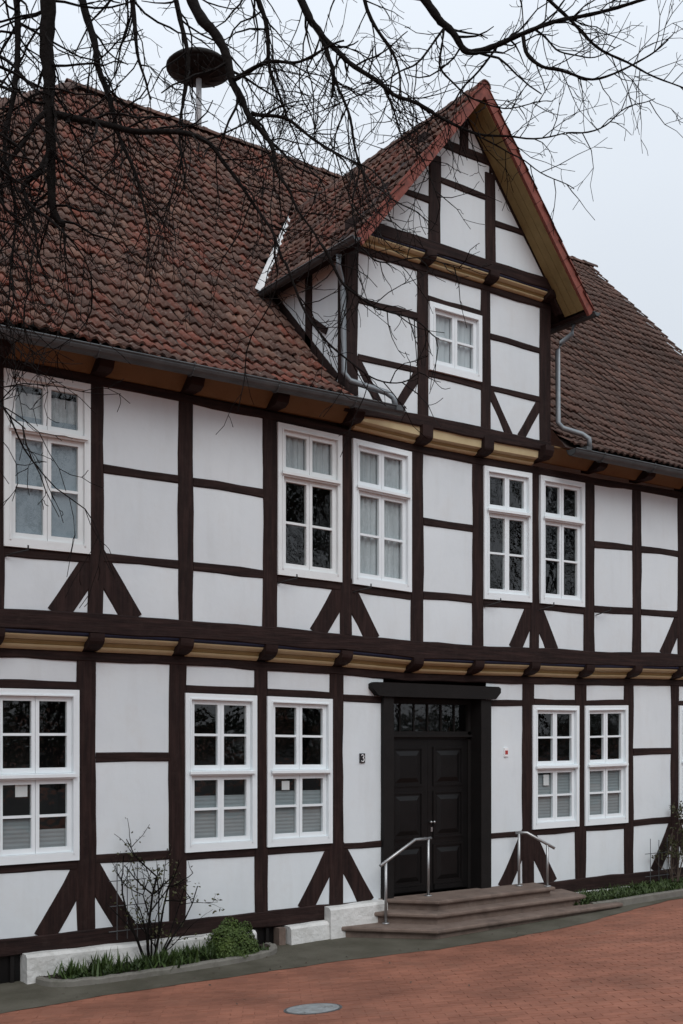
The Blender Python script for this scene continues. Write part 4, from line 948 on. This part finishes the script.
O1 = LB(at(322,245,6.45), [(345,285,6.4),(372,305,6.35),(408,318,6.3),(440,338,6.25)], .009, .003, every=.035, Lr=(.2,.5), dep=3, droop=.2, hang=.0)
O2 = LB(at(285,262,6.45), [(310,320,6.4),(345,358,6.35),(390,384,6.3),(420,372,6.3)], .008, .003, every=.04, Lr=(.15,.45), dep=3, droop=.2, hang=.0)
J = LB(H[4], [(-40,-260,8.4),(60,-60,8.0),(88,20,7.8),(100,70,7.7),(118,130,7.6),(140,190,7.55),(150,235,7.5)], .045, .005, every=.04, Lr=(.25,.7), dep=3, droop=.5, skip=.4)
Q = LB(H[4], [(20,-300,8.6),(150,-90,8.4),(175,0,8.3),(188,60,8.25),(180,130,8.2),(185,190,8.15)], .04, .004, every=.04, Lr=(.25,.65), dep=3, droop=.5, skip=.45)
K3 = LB(H[4], [(-30,-200,7.2),(10,-40,7.0),(18,60,6.9),(5,140,6.8),(15,220,6.75),(8,300,6.7)], .035, .004, every=.032, Lr=(.25,.7), dep=3, droop=.6, skip=.35)
R1 = LB(H[5], [(60,-300,8.8),(210,-80,8.6),(262,10,8.5),(270,70,8.45),(285,110,8.4),(300,150,8.4)], .035, .004, every=.035, Lr=(.25,.7), dep=3, droop=.3, skip=.4)
R2 = LB(H[5], [(150,-300,8.6),(330,-70,8.4),(372,20,8.3),(400,70,8.25),(392,120,8.2)], .03, .004, every=.035, Lr=(.25,.6), dep=3, droop=.2, skip=.4, hang=.15)
R3 = LB(at(446,25,7.48), [(420,60,7.4),(395,75,7.35),(350,100,7.3),(300,118,7.25)], .008, .003, every=.035, Lr=(.2,.6), dep=3, droop=.2, hang=.2)
R4 = LB(at(500,44,7.4), [(470,80,7.5),(450,105,7.55),(420,128,7.6),(385,150,7.65)], .008, .003, every=.045, Lr=(.2,.55), dep=3, droop=.1, hang=0)
R5 = LB(H[5], [(260,-260,8.2),(480,-70,8.0),(540,-10,7.9),(590,40,7.85),(640,70,7.8),(690,90,7.75)], .025, .004, every=.05, Lr=(.2,.6), dep=3, droop=.1, skip=.4, hang=0)
R6 = LB(at(446,25,7.48), [(440,62,7.4),(462,92,7.35),(505,108,7.3),(548,100,7.25)], .009, .003, every=.035, Lr=(.2,.5), dep=3, droop=.1, hang=0)
R7 = LB(at(535,28,7.35), [(556,48,7.45),(590,58,7.5),(622,44,7.5)], .007, .003, every=.04, Lr=(.2,.5), dep=3, droop=.1, hang=0)
R8 = LB(at(385,88,7.6), [(400,130,7.5),(425,165,7.4),(440,205,7.35)], .007, .003, every=.05, Lr=(.15,.45), dep=3, droop=.3, hang=.1)
R9 = LB(at(362,250,7.35), [(385,262,7.3),(425,258,7.25),(462,270,7.2)], .006, .003, every=.04, Lr=(.15,.45), dep=3, droop=.2, hang=0)
tw.build('twigs', M['bark'], tree)['kind'] = 'stuff'
for o in list(tree.children): o.matrix_parent_inverse = wr
bpy.data.objects.remove(holder)

# ------------------------------------------------------------------ trees across the square (seen mirrored in the panes)
def far_tree(x, y, h, seed, label, leafy):
    random.seed(seed); b = Vector((x, y, gz(x, y)-.1)); t = empty('bare_tree' if not leafy else 'evergreen_tree', b); tag(t, label, 'tree', 'trees across the square')
    tr = MB(); ctr = [Vector((0,0,0)), Vector((.1,0,h*.2)), Vector((-.1,.1,h*.45)), Vector((.05,0,h*.75)), Vector((0,0,h))]
    tr.tube(catmull(ctr, 4), list(np.linspace(h*.022, h*.004, 17)), 8); tr.build('trunk', M['bark'], t)
    m = MB(); tips = []
    for k in range(26):
        z = h*random.uniform(.22, .95); a = random.uniform(0, 6.28); L = h*.42*(1.15-z/h) if leafy else h*.36*math.sin(math.pi*min(.95, z/h*.8+.15))
        d = Vector((math.cos(a), math.sin(a), .5 if not leafy else .1)); P = catmull([Vector((0,0,z)), Vector((0,0,z))+d*L*.5, Vector((0,0,z))+d*L+Vector((0,0,L*(.25 if not leafy else -.1)))], 5)
        m.tube(P, list(np.linspace(h*.007, .008, len(P))), 5); tips += P[3:]
        if not leafy:
            for q in P[2:]:
                for _ in range(2): twig(m, q, d+rndv()*.9, random.uniform(.6, 1.5), .014, 1, .2, None)
    m.build('crown', M['bark'], t)
    if leafy:
        l = MB()
        for q in tips:
            for _ in range(26): leafq(l, q+rndv()*random.uniform(.1, h*.1), rndv(), .3, .14)
        l.build('foliage', M['ever'], t)
far_tree(3, -22, 13, 1, 'tall bare tree across the square opposite the left windows', False)
far_tree(12.5, -22, 17, 2, 'tall dark evergreen across the square, left of two evergreens', True)
far_tree(17, -25, 14, 4, 'bare tree between the evergreens across the square', False)
far_tree(21.5, -20, 13, 5, 'bare tree left of the right evergreen across the square', False)
far_tree(27.5, -22.5, 15, 6, 'tall dark evergreen across the square, right of two evergreens', True)
random.seed(8); hg = MB()  # unseen row of foliage, added so that the panes mirror darkness
for _ in range(9000):
    x = random.uniform(-6, 45); y = -26+random.gauss(0, .5); z = gz(x, y)+random.uniform(0, 1.9+.4*math.sin(x*1.7)+.3*math.sin(x*.6))
    leafq(hg, (x, y, z), rndv()+Vector((0, 1, .4)), .34, .2)
added_hedge = tag(hg.build('hedge', M['ever']), 'long dark hedge along the far side of the square', 'hedge')
